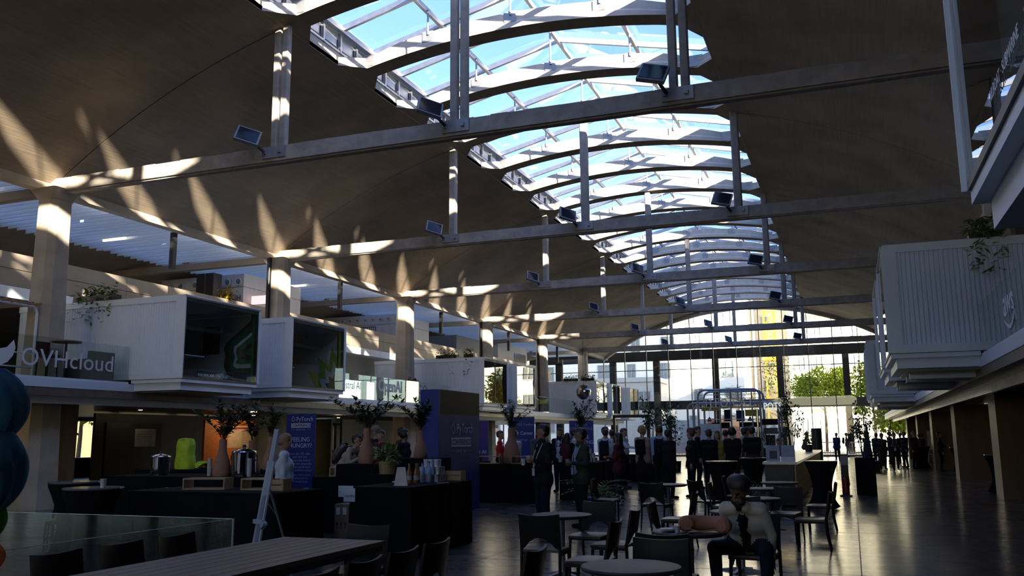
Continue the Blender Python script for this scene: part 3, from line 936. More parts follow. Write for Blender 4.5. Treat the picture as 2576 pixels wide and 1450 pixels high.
# ---------------------------------------------------------------- glass railings with company lettering
letter_w = mat('sign_white', (0.82, 0.84, 0.88), rough=0.5, var=0.02)
def railing(label, x, y0, y1, n, z0=3.18, h=1.0):
    t = thing('glass_railing', label, 'railing', (x, y0, z0))
    L = (y1 - y0) / n
    for i in range(n):
        MB().box(-0.008, 0.008, i * L + 0.008, (i + 1) * L - 0.008, 0.0, h).build('pane', rail_glass, t)
    MB().box(-0.03, 0.03, 0, y1 - y0, -0.005, 0.05).build('shoe_rail', white_pt, t)
    return t
XG = FX_L - 0.03
r1 = railing('glass railing with cloud company lettering on the left mezzanine', XG, 8.3, 18.4, 5)
RX = axes((0, 1, 0), (0, 0, 1))
def rt(par, body, size, y, z, sx=1.0, align='LEFT', bold=0.0, par_y=0, space=1.0):
    return text_mesh('lettering', body, size, letter_w, par, (0.015, y - par_y, z - 3.18), RX, 0.004, align=align, sx=sx, bold=bold, space=space)
rt(r1, 'OVHcloud', 0.60, 15.05, 3.47, sx=1.06, par_y=8.3, space=1.02)
def sign_poly(par, pts, par_y, name='logo_mark', mt=None):
    return MB().prism([(y - par_y, z - 3.18) for y, z in pts], 'x', 0.010, 0.018).build(name, mt or letter_w, par)
sign_poly(r1, [(14.02, 3.42), (14.55, 3.42), (14.72, 3.5), (14.85, 3.66), (14.90, 3.84), (14.84, 4.02), (14.68, 3.84), (14.52, 3.80), (14.28, 3.78)][::-1], 8.3)
sign_poly(r1, [(13.9, 3.60), (14.28, 4.10), (13.5, 4.10), (13.4, 3.6)], 8.3)
r2 = railing('long glass railing with three company names on the left mezzanine', XG, 26.55, 38.95, 6)
rt(r2, 'Mistral AI', 0.43, 30.5, 3.60, sx=0.9, align='RIGHT', par_y=26.55)
rt(r2, 'OpenAI', 0.70, 31.9, 3.62, sx=0.93, par_y=26.55, bold=0.012)
rt(r2, 'dataiku', 0.46, 36.42, 3.60, sx=0.95, par_y=26.55, bold=0.004)
dk = mat('sign_dark', (0.03, 0.03, 0.03), rough=0.5)
for i in range(4):
    zc = 3.92 - i * 0.075
    b = MB()
    if i == 0:
        for p, q in (((36.0, zc), (36.18, zc + .13)), ((36.18, zc + .13), (36.36, zc)), ((36.36, zc), (36.18, zc - .13)), ((36.18, zc - .13), (36.0, zc))):
            b.bar((0.014, p[0] - 26.55, p[1] - 3.18), (0.014, q[0] - 26.55, q[1] - 3.18), 0.014)
    else:
        for p, q in (((36.0, zc), (36.18, zc - .13)), ((36.18, zc - .13), (36.36, zc))):
            b.bar((0.014, p[0] - 26.55, p[1] - 3.18), (0.014, q[0] - 26.55, q[1] - 3.18), 0.014)
    b.build('logo_mark', dk, r2)
r3 = railing('plain glass railing on the left mezzanine, farther on', XG, 46.55, 59.1, 6)
XGR = FX_R + 0.03
r4 = railing('glass railing with smile logo on the right mezzanine', XGR, 6.5, 19.15, 4)
LX = axes((0, -1, 0), (0, 0, 1))
text_mesh('lettering', 'aws', 0.62, letter_w, r4, (-0.015, 15.82 - 6.5, 3.60 - 3.18), LX, 0.004, sx=1.05, bold=0.012)
sm = MB()
P0 = []
for i in range(15):
    u = i / 14
    yy = 16.35 - 1.05 * u
    zz = 3.54 - 0.17 * math.sin(PI * min(1, u * 1.02) * 0.98) + 0.03 * u
    P0.append((-0.013, yy - 6.5, zz - 3.18))
for (a, c), u in zip(zip(P0, P0[1:]), range(14)):
    sm.bar(a, c, 0.012, 0.02 + 0.05 * math.sin(PI * (u + .5) / 14), up=(0, 0, 1))
sm.bar((-.013, 15.30 - 6.5, 3.58 - 3.18), (-.013, 15.52 - 6.5, 3.60 - 3.18), 0.012, 0.035)
sm.bar((-.013, 15.30 - 6.5, 3.58 - 3.18), (-.013, 15.27 - 6.5, 3.42 - 3.18), 0.012, 0.035)
sm.build('logo_smile', letter_w, r4)
r5 = railing('plain glass railing on the right mezzanine beyond the ribbed containers', XGR, 26.55, 38.95, 5)
# ---------------------------------------------------------------- foliage helpers
def leaf_blade(b, p, d, up, L, W):
    """one folded leaf: 4 triangles"""
    p, d = Vector(p), Vector(d).normalized()
    r = d.cross(Vector(up))
    r = r.normalized() if r.length > 1e-4 else Vector((1, 0, 0))
    n = r.cross(d)
    a, c = p + d * L * 0.45 + r * W * 0.5 + n * W * 0.15, p + d * L * 0.45 - r * W * 0.5 + n * W * 0.15
    m_ = p + d * L * 0.5
    e = p + d * L
    b.add([p, a, e, c, m_], [(0, 1, 4), (1, 2, 4), (2, 3, 4), (3, 0, 4)])

def rnd_dir(r, zmin=-1, zmax=1):
    z = r.uniform(zmin, zmax)
    a = r.uniform(0, 2 * PI)
    q = math.sqrt(max(0, 1 - z * z))
    return Vector((q * math.cos(a), q * math.sin(a), z))

def bushy(b, r, c, rad, n, L, W):
    """leaves through an ellipsoid"""
    c = Vector(c)
    for _ in range(n):
        d = rnd_dir(r)
        k = r.random() ** 0.45
        p = c + Vector((d.x * rad[0], d.y * rad[1], d.z * rad[2])) * k
        leaf_blade(b, p, (d + rnd_dir(r) * 0.8 + Vector((0, 0, -0.15))), (r.uniform(-.3, .3), r.uniform(-.3, .3), 1), L * r.uniform(.7, 1.2), W * r.uniform(.7, 1.2))

def frond_plant(b, r, c, n, L, spread=1.0, W=0.03, droop=1.0):
    """arching fronds with leaflets"""
    c = Vector(c)
    for i in range(n):
        a = r.uniform(0, 2 * PI)
        el = r.uniform(0.25, 1.3)
        ll = L * r.uniform(.7, 1.1)
        pts = []
        for k in range(9):
            u = k / 8
            rr = ll * u * math.cos(el * (1 - 0.5 * u)) * spread
            zz = ll * (math.sin(el) * u - droop * 0.55 * u * u)
            pts.append(c + Vector((rr * math.cos(a), rr * math.sin(a), zz)))
        b.tube(pts, [0.006 * (1 - 0.7 * k / 8) for k in range(9)], 4, cap=False)
        for k in range(1, 9):
            d = (pts[k] - pts[k - 1]).normalized()
            s = d.cross(Vector((0, 0, 1)))
            s = s.normalized() if s.length > 1e-3 else Vector((1, 0, 0))
            for sg in (-1, 1):
                leaf_blade(b, pts[k], d * 0.6 + s * sg, (0, 0, 1), ll * 0.22, W)

def stuff(o):
    o['kind'] = 'stuff'
    return o

# ---------------------------------------------------------------- outside: buildings, crane, trees
ext_w = mat('render_white', (0.80, 0.79, 0.77), rough=0.85, var=0.05)
ext_g = mat('render_grey', (0.45, 0.45, 0.46), rough=0.85, var=0.08)
ext_win = mat('far_window', (0.16, 0.19, 0.23), rough=0.15, var=0.2)
ext_fr = mat('far_frame', (0.35, 0.36, 0.38), rough=0.5)
def far_building(name, label, loc, w, h, d, wins, mt, balc=()):
    t = thing(name, label, 'building', loc)
    MB().box(0, w, 0, d, 0, h).build('wall', mt, t)
    MB().box(-0.2, w + .2, -0.2, d + .2, h, h + 0.5).build('roof_edge', mt, t)
    for (x, z, ww, hh) in wins:
        f = MB()
        f.box(x - .1, x + ww + .1, -0.12, 0.02, z - .1, z); f.box(x - .1, x + ww + .1, -0.12, 0.02, z + hh, z + hh + .1)
        f.box(x - .1, x, -0.12, 0.02, z, z + hh); f.box(x + ww, x + ww + .1, -0.12, 0.02, z, z + hh)
        f.box(x + ww / 2 - .04, x + ww / 2 + .04, -0.10, 0.02, z, z + hh)
        o = f.build('window', ext_fr, t)
        MB().box(x, x + ww, -0.03, 0.0, z, z + hh).build('pane', ext_win, o)
    for (x, z, ww) in balc:
        b = MB().box(x, x + ww, -1.4, 0, z, z + 0.22)
        o = b.build('balcony', mt, t)
        r = MB().box(x, x + ww, -1.4, -1.35, z + 1.1, z + 1.15)
        k = x
        while k < x + ww:
            r.box(k, k + 0.04, -1.4, -1.36, z + .2, z + 1.1); k += 0.35
        r.build('balustrade', ext_fr, o)
    return t
wins = []
for fl_ in range(7):
    for i in range(9):
        if (fl_ * 3 + i * 5) % 4 != 1:
            wins.append((1.5 + i * 3.6 + (fl_ % 2) * 0.6, 2.2 + fl_ * 3.1, 0.9 if i % 2 else 1.5, 1.7))
far_building('apartment_block', 'long white apartment block filling the view beyond the end wall', (-44, 103, 0), 33, 25, 12, wins, ext_w)
w2 = []
for fl_ in range(7):
    for (x, ww) in ((0.7, 1.0), (2.6, 1.0), (4.8, 2.3), (8.6, .9), (11, 1.4), (14.5, 1.8)):
        w2.append((x, 1.9 + fl_ * 3.55, ww, 1.5))
far_building('apartment_block', 'white apartment block with balconies beyond the trees on the right', (-6.2, 106, 0), 26, 27, 12, w2, ext_w,
             [(2.2, 1.0 + 3.55 * f_, 5.6) for f_ in range(1, 7)])
far_building('low_house', 'grey gable ended house beyond the left part of the end wall', (-27, 96, 0), 7.3, 7.6, 6, [(5.2, 5.6, 1.4, .9), (1, 5.6, 1.2, 1.2)], ext_g)
far_building('grey_stair_tower', 'narrow grey tower block behind the yellow crane', (-10.6, 114, 0), 4.2, 24, 6, [(.8, 3 + 4 * i, .8, 1.4) for i in range(5)], ext_g)
shade_t = far_building('shade_block', 'tall unseen block added across the street to shade the far ribs', (60, -28, 0), 9, 46, 34, [], ext_w)  # out of view, added to keep the sun off the far ribs
tag(shade_t, kind='structure')
tag(far_building('shade_wing', 'lower unseen wing added to the block to shade the porch', (60, 6.2, 0), 9, 35, 17, [], ext_w), kind='structure')  # unseen too, added so the porch beams fall in shade
far_building('neighbour_block', 'pale block seen through the left aisle windows', (-95, -30, 0), 30, 15, 120, [], mat('render_sand', (0.22, 0.17, 0.10), rough=.85))

crane_y = mat('crane_yellow', (0.80, 0.52, 0.06), rough=0.5)
cr = thing('tower_crane', 'yellow lattice tower crane beyond the glass end wall', 'crane', (-8.5, 110, 0))
b = MB()
for sx in (-0.6, 0.6):
    for sy in (-0.6, 0.6):
        b.bar((sx, sy, 0), (sx, sy, 30), 0.12)
b.build('mast_leg', crane_y, cr)
b = MB()
for i in range(20):
    z = i * 1.5
    for (p, q) in (((-0.6, -0.6), (0.6, -0.6)), ((0.6, -0.6), (0.6, 0.6)), ((0.6, 0.6), (-0.6, 0.6)), ((-0.6, 0.6), (-0.6, -0.6))):
        b.bar((p[0], p[1], z), (q[0], q[1], z), 0.08)
        a_, c_ = (p, q) if i % 2 else (q, p)
        b.bar((a_[0], a_[1], z), (c_[0], c_[1], z + 1.5), 0.08)
stuff(b.build('lattice', crane_y, cr))
MB().box(-.9, .9, -.9, .9, 10.6, 11.1).build('platform', crane_y, cr)

bark = mat('bark', (0.10, 0.075, 0.055), rough=0.9, var=0.3)
leaf_sun = mat('lime_leaf', (0.36, 0.42, 0.01), rough=0.55, var=0.35, scale=3)
leaf_mid = mat('olive_leaf', (0.16, 0.20, 0.06), rough=0.6, var=0.35, scale=3)
def tree(label, loc, h, rad, n, mt, seed, L=0.42, bare=False):
    r = random.Random(seed)
    t = thing('tree', label, 'tree', loc)
    b = MB()
    b.tube([(0, 0, 0), (0.1, 0, h * .3), (0, .1, h * .55), (.15, 0, h * .9)], [0.16, 0.13, 0.09, 0.03], 7)
    for i in range(16):
        z = h * r.uniform(.3, .85)
        d = rnd_dir(r, 0.1, 0.7)
        e = Vector((0, 0, z)) + d * rad[0] * r.uniform(.5, 1)
        b.tube([(0, 0, z), tuple((Vector((0, 0, z)) + e) / 2 + Vector((0, 0, .15))), tuple(e)], [0.05, .03, .012], 5)
    b.build('trunk', bark, t)
    f = MB()
    for i in range(9):
        d = rnd_dir(r, -.6, .9)
        c = Vector((d.x * rad[0] * .6, d.y * rad[1] * .6, h * .66 + d.z * rad[2] * .6))
        bushy(f, r, c, (rad[0] * .5, rad[1] * .5, rad[2] * .42), n // 9, L, L * .6)
    stuff(f.build('foliage', mt, t))
    return t
tree('tree with bright lime leaves right of the yellow crane', (-2.4, 95, 0), 9.6, (2.9, 2.2, 3.2), 4600, leaf_sun, 3)
tree('tree with bright lime leaves at the right end of the glass wall', (2.0, 88, 0), 8.8, (2.0, 2.0, 3.4), 3000, leaf_sun, 4)
tree('low lime leaved tree beyond the right doorway', (3.4, 86, 0), 4.8, (1.6, 1.5, 1.8), 1700, leaf_sun, 5)
tree('thin olive coloured tree in front of the yellow crane', (-6.8, 97, 0), 11.0, (2.2, 2.0, 4.5), 700, leaf_mid, 6, L=0.3)
tree('thin bare looking tree left of the yellow crane', (-11.5, 99, 0), 8.0, (2.4, 2.0, 2.6), 260, leaf_mid, 7, L=0.25)
for i, (x, y) in enumerate(((-44, 14), (-46, 24), (-43, 33), (-47, 44), (-44, 56), (-45, 66))):
    tree('garden tree outside the left aisle windows, %s from the near end' % ORD[i], (x, y, 0), 6.5, (2.6, 2.6, 2.6), 900, leaf_sun if i % 2 else leaf_mid, 20 + i, L=.5)
fence_m = mat('site_orange', (0.80, 0.34, 0.24), rough=0.6)
for i, (x, w) in enumerate(((-16.2, 2.2), (-13.6, 2.2), (-2.9, 1.8), (-0.2, 1.8))):
    t = thing('site_barrier', 'orange site barrier outside the end wall, %s from the left' % ORD[i], 'barrier', (x, 80, 0), group='site barriers outside')
    MB().box(0, w, -.03, .03, 1.0, 1.08).build('rail', fence_m, t)
    MB().box(0, w, -.03, .03, 0.15, 0.23).build('rail', fence_m, t)
    for k in range(9):
        MB().box(w * k / 8 - .02, w * k / 8 + .02, -.02, .02, 0, 1.05).build('bar', fence_m, t)
hoard = MB().box(-18, -6.5, 88, 88.2, 0, 3.2).build('site_hoarding', mat('hoarding', (0.45, 0.55, 0.62), rough=.6))
tag(hoard, 'pale blue site hoarding beyond the end wall', 'hoarding')
kl = MB().box(-12.8, -9.6, 86, 87.5, 0, 3.3).build('site_cabin', fence_m)
tag(kl, 'orange red site cabin seen behind the kiosk', 'cabin')

# ---------------------------------------------------------------- upper left gallery: rooms with portholes
box_w = mat('room_white', (0.66, 0.66, 0.68), rough=0.5, var=0.05)
def porthole_room(label, x0, x1, y0, y1, z0, z1, ports, zp, r=0.14):
    t = thing('gallery_room', label, 'room', (x0, y0, z0))
    MB().box(0, x1 - x0, 0, y1 - y0, 0, z1 - z0).build('walls', box_w, t)
    MB().box(-.02, x1 - x0 + .02, -.02, y1 - y0, z1 - z0 - .55, z1 - z0 - .53).build('joint_line', steel_md, t)
    for px in ports:
        b = MB()
        pts = [(px - x0 + r * math.cos(a * PI / 10), -0.03, zp - z0 + r * math.sin(a * PI / 10)) for a in range(20)]
        b.tube(pts, 0.035, 6, closed=True)
        o = b.build('air_nozzle', box_w, t, smooth=True)
        MB().prism([(px - x0 + r * .72 * math.cos(a * PI / 10), zp - z0 + r * .72 * math.sin(a * PI / 10)) for a in range(20)], 'y', -0.025, -0.005).build('nozzle_core', steel_md, o)
    return t
g1 = porthole_room('white gallery room with a row of round air nozzles and dark lettering', -27.0, -22.75, 29.0, 33.0, 6.12, 8.38, [-26.6, -25.95, -25.2, -24.6, -23.55, -23.0], 8.05)
text_mesh('lettering', 'STONEFLASH', 0.30, mat('sign_purple', (0.09, 0.03, 0.06)), g1, (27.0 - 22.85, -0.02, 7.28 - 6.12), axes((1, 0, 0), (0, 0, 1)), 0.004, align='RIGHT')
g2 = porthole_room('white gallery room with small dark round openings, farther along', -27.4, -22.75, 42.0, 46.0, 6.12, 8.38, [-26.6 + .48 * i for i in range(8)], 8.12, .09)
MB().box(0.4, 3.4, -0.02, 0, 1.35, 1.62).build('blue_panel', mat('banner_blue', (0.008, 0.02, 0.16), rough=.5), g2)
corrugated(-27.4, -22.75, 6.2, 7.7, 41.98, -1, 0.12).build('ribbed_front', box_w, g2, world=True)
g3 = thing('gallery_room', 'dark grey panelled gallery room behind the third column', 'room', (-26, 50, 6.12))
MB().box(0, 3.2, 0, 5, 0, 1.95).build('walls', mat('panel_grey', (0.20, 0.21, 0.23), rough=.5), g3)
g4 = thing('gallery_room', 'pale gallery room behind the fourth column', 'room', (-27, 57, 6.12))
MB().box(0, 4.2, 0, 6, 0, 2.2).build('walls', cream_pt, g4)
MB().box(4.2, 4.23, 3.2, 5.6, .5, 1.7).build('window', ext_win, g4)
cab = thing('display_cabinet', 'tall black display cabinet in front of the porthole room', 'cabinet', (-24.2, 27.9, 6.12))
MB().box(0, .42, 0, .5, 0, 2.15).build('body', black_pl, cab); MB().box(.46, .84, 0, .5, 0, 2.15).build('body', black_pl, cab)
MB().box(.42, .46, -.02, .02, 0, 2.15).build('edge_strip', chrome, cab)
sgn = MB().box(-.5, .5, -.03, 0, 0, .35).build('emergency_sign', mat('sign_red', (.6, .5, .5), emit=(1, .6, .6), estr=.8), loc=(-22.2, 29.5, 7.15))
tag(sgn, 'small white and red sign beside the second column', 'sign')
sg2 = MB().box(0, .28, -.03, 0, 0, .2).build('emergency_sign', mat('sign_red2', (.5, .05, .05)), loc=(-26.6, 21.6, 7.75))
tag(sg2, 'small red sign on the dark aisle vault at the left', 'sign')
def planter(label, loc, seed, w, yellow=False, trail=0.5, n=260):
    r = random.Random(seed)
    t = thing('planter', label, 'plant', loc)
    MB().box(-w / 2, w / 2, -.14, .14, 0, .18).build('trough', black_pl, t)
    b = MB()
    for _ in range(n):
        x = r.uniform(-w / 2, w / 2)
        if r.random() < .45:
            p = (x, -.16 + r.uniform(-.05, .05), .15 - r.random() ** 2 * trail)
        else:
            p = (x, r.uniform(-.14, .14), .18 + r.random() ** 1.5 * .28)
        leaf_blade(b, p, rnd_dir(r, -.8, .5), (0, 0, 1), .2, .075)
    stuff(b.build('foliage', mat('flower_yellow', (.55, .42, .02), rough=.6) if yellow else leaf_lt if seed % 2 else leaf, t))
    return t
planter('trailing green plant on the roof of the nearest left container', (-19.6, 18.62, CZ1), 1, 1.5, trail=.75)
planter('bright yellow flowers on the edge of the upper gallery', (-22.62, 27.8, 7.12), 2, .7, yellow=True, trail=.2, n=160)
planter('trailing dark plant on the roof of the third left container', (-18.4, 39.25, CZ1), 3, 1.1, trail=.9)
planter('second trailing plant on the roof of the third left container', (-17.2, 39.25, CZ1), 4, .5, trail=1.0, n=120)
planter('leafy plant in black trough above the mirror ball, left one', (-18.2, 59.4, CZ1), 5, 1.1, trail=.2)
planter('leafy plant in black trough above the mirror ball, right one', (-16.95, 59.4, CZ1), 6, .9, trail=.2)
planter('trailing plant on the roof of the ribbed container at right', (2.75, 19.35, CZ1), 7, .6, trail=.9)
bal = thing('mirror_ball', 'dark mirror ball hanging before the fifth left container', 'mirror ball', (-16.6, 56.93, 4.62))
b = MB()
for i in range(12):
    for k in range(24):
        t0, t1 = PI * i / 12, PI * (i + 1) / 12
        a0, a1 = 2 * PI * k / 24, 2 * PI * (k + 1) / 24
        q = [(.50 * math.sin(t) * math.cos(a), .50 * math.sin(t) * math.sin(a), .50 * math.cos(t)) for t, a in ((t0, a0), (t1, a0), (t1, a1), (t0, a1))]
        b.add(q, [(0, 1, 2, 3)])
b.build('ball', mat('mirror_tiles', (.35, .33, .33), rough=.12, metal=1), bal)
MB().tube([(0, 0, .5), (0, 0, 3.60)], .012, 6).build('cable', steel_dk, bal)

# terrace furniture behind the near left railing
perg = thing('pergola', 'white tube pergola with slatted timber roof on the left terrace', 'pergola', (-21.2, 13.25, 3.18))
for (x, y) in ((1.9, 0), (1.9, 3.2), (0, 0), (0, 3.2)):
    MB().tube([(x, y, 0), (x, y, 1.75), (x - .06 if x else x + .06, y, 1.88)], .035, 8).build('post', white_pt, perg)
MB().tube([(1.9, 0, 1.75), (1.9, .1, 1.9), (1.9, 3.1, 1.9), (1.9, 3.2, 1.75)], .035, 8).build('top_rail', white_pt, perg)
MB().tube([(0, 0, 1.75), (0, .1, 1.9), (0, 3.1, 1.9), (0, 3.2, 1.75)], .035, 8).build('top_rail', white_pt, perg)
for i in range(14):
    MB().box(-.2, 2.1, .05 + i * .235, .10 + i * .235, 1.93, 1.99).build('roof_slat', wood, perg)
for z in (.35, .7):
    MB().tube([(1.9, 0, z), (1.9, 3.2, z)], .02, 6).build('side_rail', white_pt, perg)
bt = thing('bistro_table', 'small round table on the left terrace behind the railing letters', 'table', (-18.55, 16.75, 3.18))
MB().lathe([(.34, .98), (.36, .99), (.36, 1.02)], 24).build('table_top', wood, bt)
MB().lathe([(.18, 0), (.17, .02), (.03, .04), (.03, .98)], 16).build('pedestal', black_pl, bt)
arm = thing('armchair', 'dark green armchair behind the end of the near left railing', 'armchair', (-18.75, 17.75, 3.18))
fab = mat('dark_green_fabric', (.02, .03, .02), rough=.9)
MB().box(-.42, .42, -.4, .4, .1, .42).build('seat', fab, arm); MB().box(.3, .42, -.4, .4, .1, .82).build('backrest', fab, arm)
for sy in (-.4, .3): MB().box(-.42, .3, sy, sy + .1, .1, .62).build('armrest', fab, arm)
st = thing('bar_stool', 'dark red stool beside the round table on the left terrace', 'stool', (-18.7, 16.35, 3.18))
redf = mat('dark_red_fabric', (.07, .012, .012), rough=.8)
MB().box(-.2, .2, -.2, .2, .58, .64).build('seat', redf, st); MB().box(-.2, -.17, -.2, .2, .64, .98).build('backrest', redf, st)
for x in (-.17, .17):
    for y in (-.17, .17): MB().bar((x, y, 0), (x * .9, y * .9, .58), .025).build('leg', black_pl, st)
for n, (y, lab) in enumerate(((36.2, 'leafy pot plant on the left mezzanine near the chevron logo'), (30.4, 'tall leafy plant on the left mezzanine beyond the second container'))):
    t = thing('potted_plant', lab, 'plant', (-18.6 - 2.4*n, y - .3 - n * 1.0, 3.18))
    MB().lathe([(.16, 0), (.2, .3), (.21, .32)], 14).build('pot', black_pl, t)
    f = MB(); bushy(f, random.Random(60 + n), (0, 0, .75 + n * .35), (.4 + .2 * n, .4 + .2 * n, .45 + .4 * n), 220 + 200 * n, .2, .07)
    f.tube([(0, 0, .3), (0, 0, .9)], .02, 5)
    stuff(f.build('foliage', leaf, t))

# ---------------------------------------------------------------- ground floor rooms under the mezzanines
rooms = tag(thing('wall_ground_left', 'dark partitions under the left mezzanine', 'wall'), kind='structure')
for (x, y0_, y1_, mt) in ((-26.0, 5, 22, dark_wall), (-27.0, 26, 40, dark_wall), (-26, 42, 52, dark_wall), (-26.5, 55, 62, dark_wall)):
    MB().box(x - .12, x, y0_, y1_, 0, MZ0 + .05).build('partition', mt, rooms)
for y in (24.0, 41.0, 53.5):
    MB().box(-33.5, -26, y - .08, y + .08, 0, MZ0 + .05).build('partition', dark_wall, rooms)
MB().box(-20.1, -19.95, 17.6, 18.6, 0, MZ0).build('timber_panel', brown_wall, rooms)
MB().box(-20.6, -20.45, 14.6, 15.9, 0, MZ0).build('timber_panel', brown_wall, rooms)
pan = thing('display_board', 'black display board with a pinned sheet at the left', 'board', (-22.0, 21.6, 0))
MB().box(-.05, .05, 0, 2.4, .1, 2.25).build('board', mat('board_black', (.006, .006, .007), rough=.6), pan)
MB().box(.05, .06, 1.2, 2.12, 1.48, 2.06).build('sheet', mat('sheet_grey', (.30, .28, .28), rough=.7), pan)
for z in (1.98, 1.9, 1.82, 1.74, 1.66):
    MB().box(.06, .062, 1.28, 1.9, z - .012, z).build('text_line', mat('print_grey', (.12, .11, .12)), pan)
kio = thing('display_board', 'narrow dark totem with blue edge at the left', 'board', (-20.6, 16.7, 0))
MB().box(-.3, .3, 0, .9, 0, 2.2).build('board', dark_wall, kio)
MB().box(.3, .32, .84, .9, 0, 2.2).build('blue_edge', mat('blue_edge', (.03, .07, .40), rough=.4), kio)
orange = thing('menu_wall', 'orange lit wall with a pinned menu sheet behind the coffee urns', 'wall panel', (-24.0, 28.6, 0))
MB().box(-.1, 0, 0, 3.2, 0, 2.5).build('panel', mat('orange_wall', (.75, .22, .03), rough=.6), orange)
MB().box(0, .01, 1.4, 3.1, 1.35, 2.25).build('sheet', mat('menu_paper', (.75, .55, .36), rough=.7), orange)
MB().box(.01, .013, 1.5, 3.0, 2.12, 2.19).build('heading', mat('menu_red', (.35, .03, .05)), orange)
for i in range(7):
    MB().box(.01, .012, 2.3, 2.95, 2.02 - i * .08, 2.035 - i * .08).build('text_line', mat('print_brown', (.25, .12, .06)), orange)
# small downlights and lamps below the mezzanines
def lamp(label, loc, power, col=(1, .72, .42), r=.07, soft=.15, ang=None):
    t = thing('downlight', label, 'light', loc, group='ceiling lamps under the mezzanines')
    MB().lathe([(r, 0), (r, .05), (r * .6, .08)], 12).build('housing', steel_dk, t)
    MB().lathe([(r * .9, -.006), (r * .9, 0)], 12).build('diffuser', mat('lamp_glow', (1, .9, .7), emit=(1, .75, .45), estr=14), t)
    if power:
        ld = bpy.data.lights.new('lamp_light', 'SPOT' if ang else 'POINT')
        ld.energy = power; ld.color = col; ld.shadow_soft_size = soft
        if ang: ld.spot_size = ang; ld.spot_blend = .6
        lo_ = bpy.data.objects.new('lamp_light', ld)
        COL.objects.link(lo_)
        lo_.parent = t; lo_.location = (0, 0, -.12)
    return t
nl = 0
for (x, y, p) in ((-22.9, 30.2, 22), (-21.5, 22.5, 2), (-22.5, 36, 5), (-22.0, 44, 4), (-23, 60, 6), (-20.4, 16.0, 4)):
    lamp('small warm ceiling lamp under the left mezzanine, %s of its row' % ORD[nl], (x, y, MZ0 - .02), p); nl += 1
nl = 0
for (x, y, p) in ((8.4, 31, 9), (8.4, 38, 9), (8.4, 46, 7), (8.4, 54, 6)):
    lamp('small warm ceiling lamp under the right mezzanine, %s of its row' % ORD[nl], (x, y, MZ0 - .02), p); nl += 1
# right ground floor: timber and dark walls, piers with shiny cladding, windows at the end
rr_ = tag(thing('wall_ground_right', 'timber and dark walls under the right mezzanine', 'wall'), kind='structure')
for i, (y0_, y1_, mt) in enumerate(((4, 14, dark_wall), (14, 24.5, dark_wall), (25.5, 30, brown_wall), (30, 34, brown_wall), (36, 44, brown_wall), (46, 56, brown_wall), (58, 66, dark_wall))):
    MB().box(9.4, 9.6, y0_, y1_, 0, MZ0 + .1).build('partition', mt, rr_)
clad = mat('shiny_cladding', (.30, .25, .20), rough=.12, metal=.8, var=.2, scale=2)
for k in range(1, 6):
    y = Y0 + BAY * k + .0
    for sx in (4.8, 6.9):
        MB().box(sx, sx + .35, y - .5 - 5, y - 5 + .1, 0, MZ0 + .1).build('clad_pier', dark_wall if k % 2 else clad, rr_)
scr = thing('black_partition', 'tall black partition at the right edge', 'partition', (4.6, 24.2, 0))
MB().box(0, 2.6, 0, .12, 0, 2.45).build('panel', mat('partition_black', (.006, .006, .006), rough=.5), scr)
MB().box(-.04, 0, -.02, .14, 0, 2.45).build('edge_profile', alu, scr)
MB().box(.22, .42, -.006, 0, 1.9, 2.12).build('notice', mat('notice_grey', (.2, .2, .2)), scr)
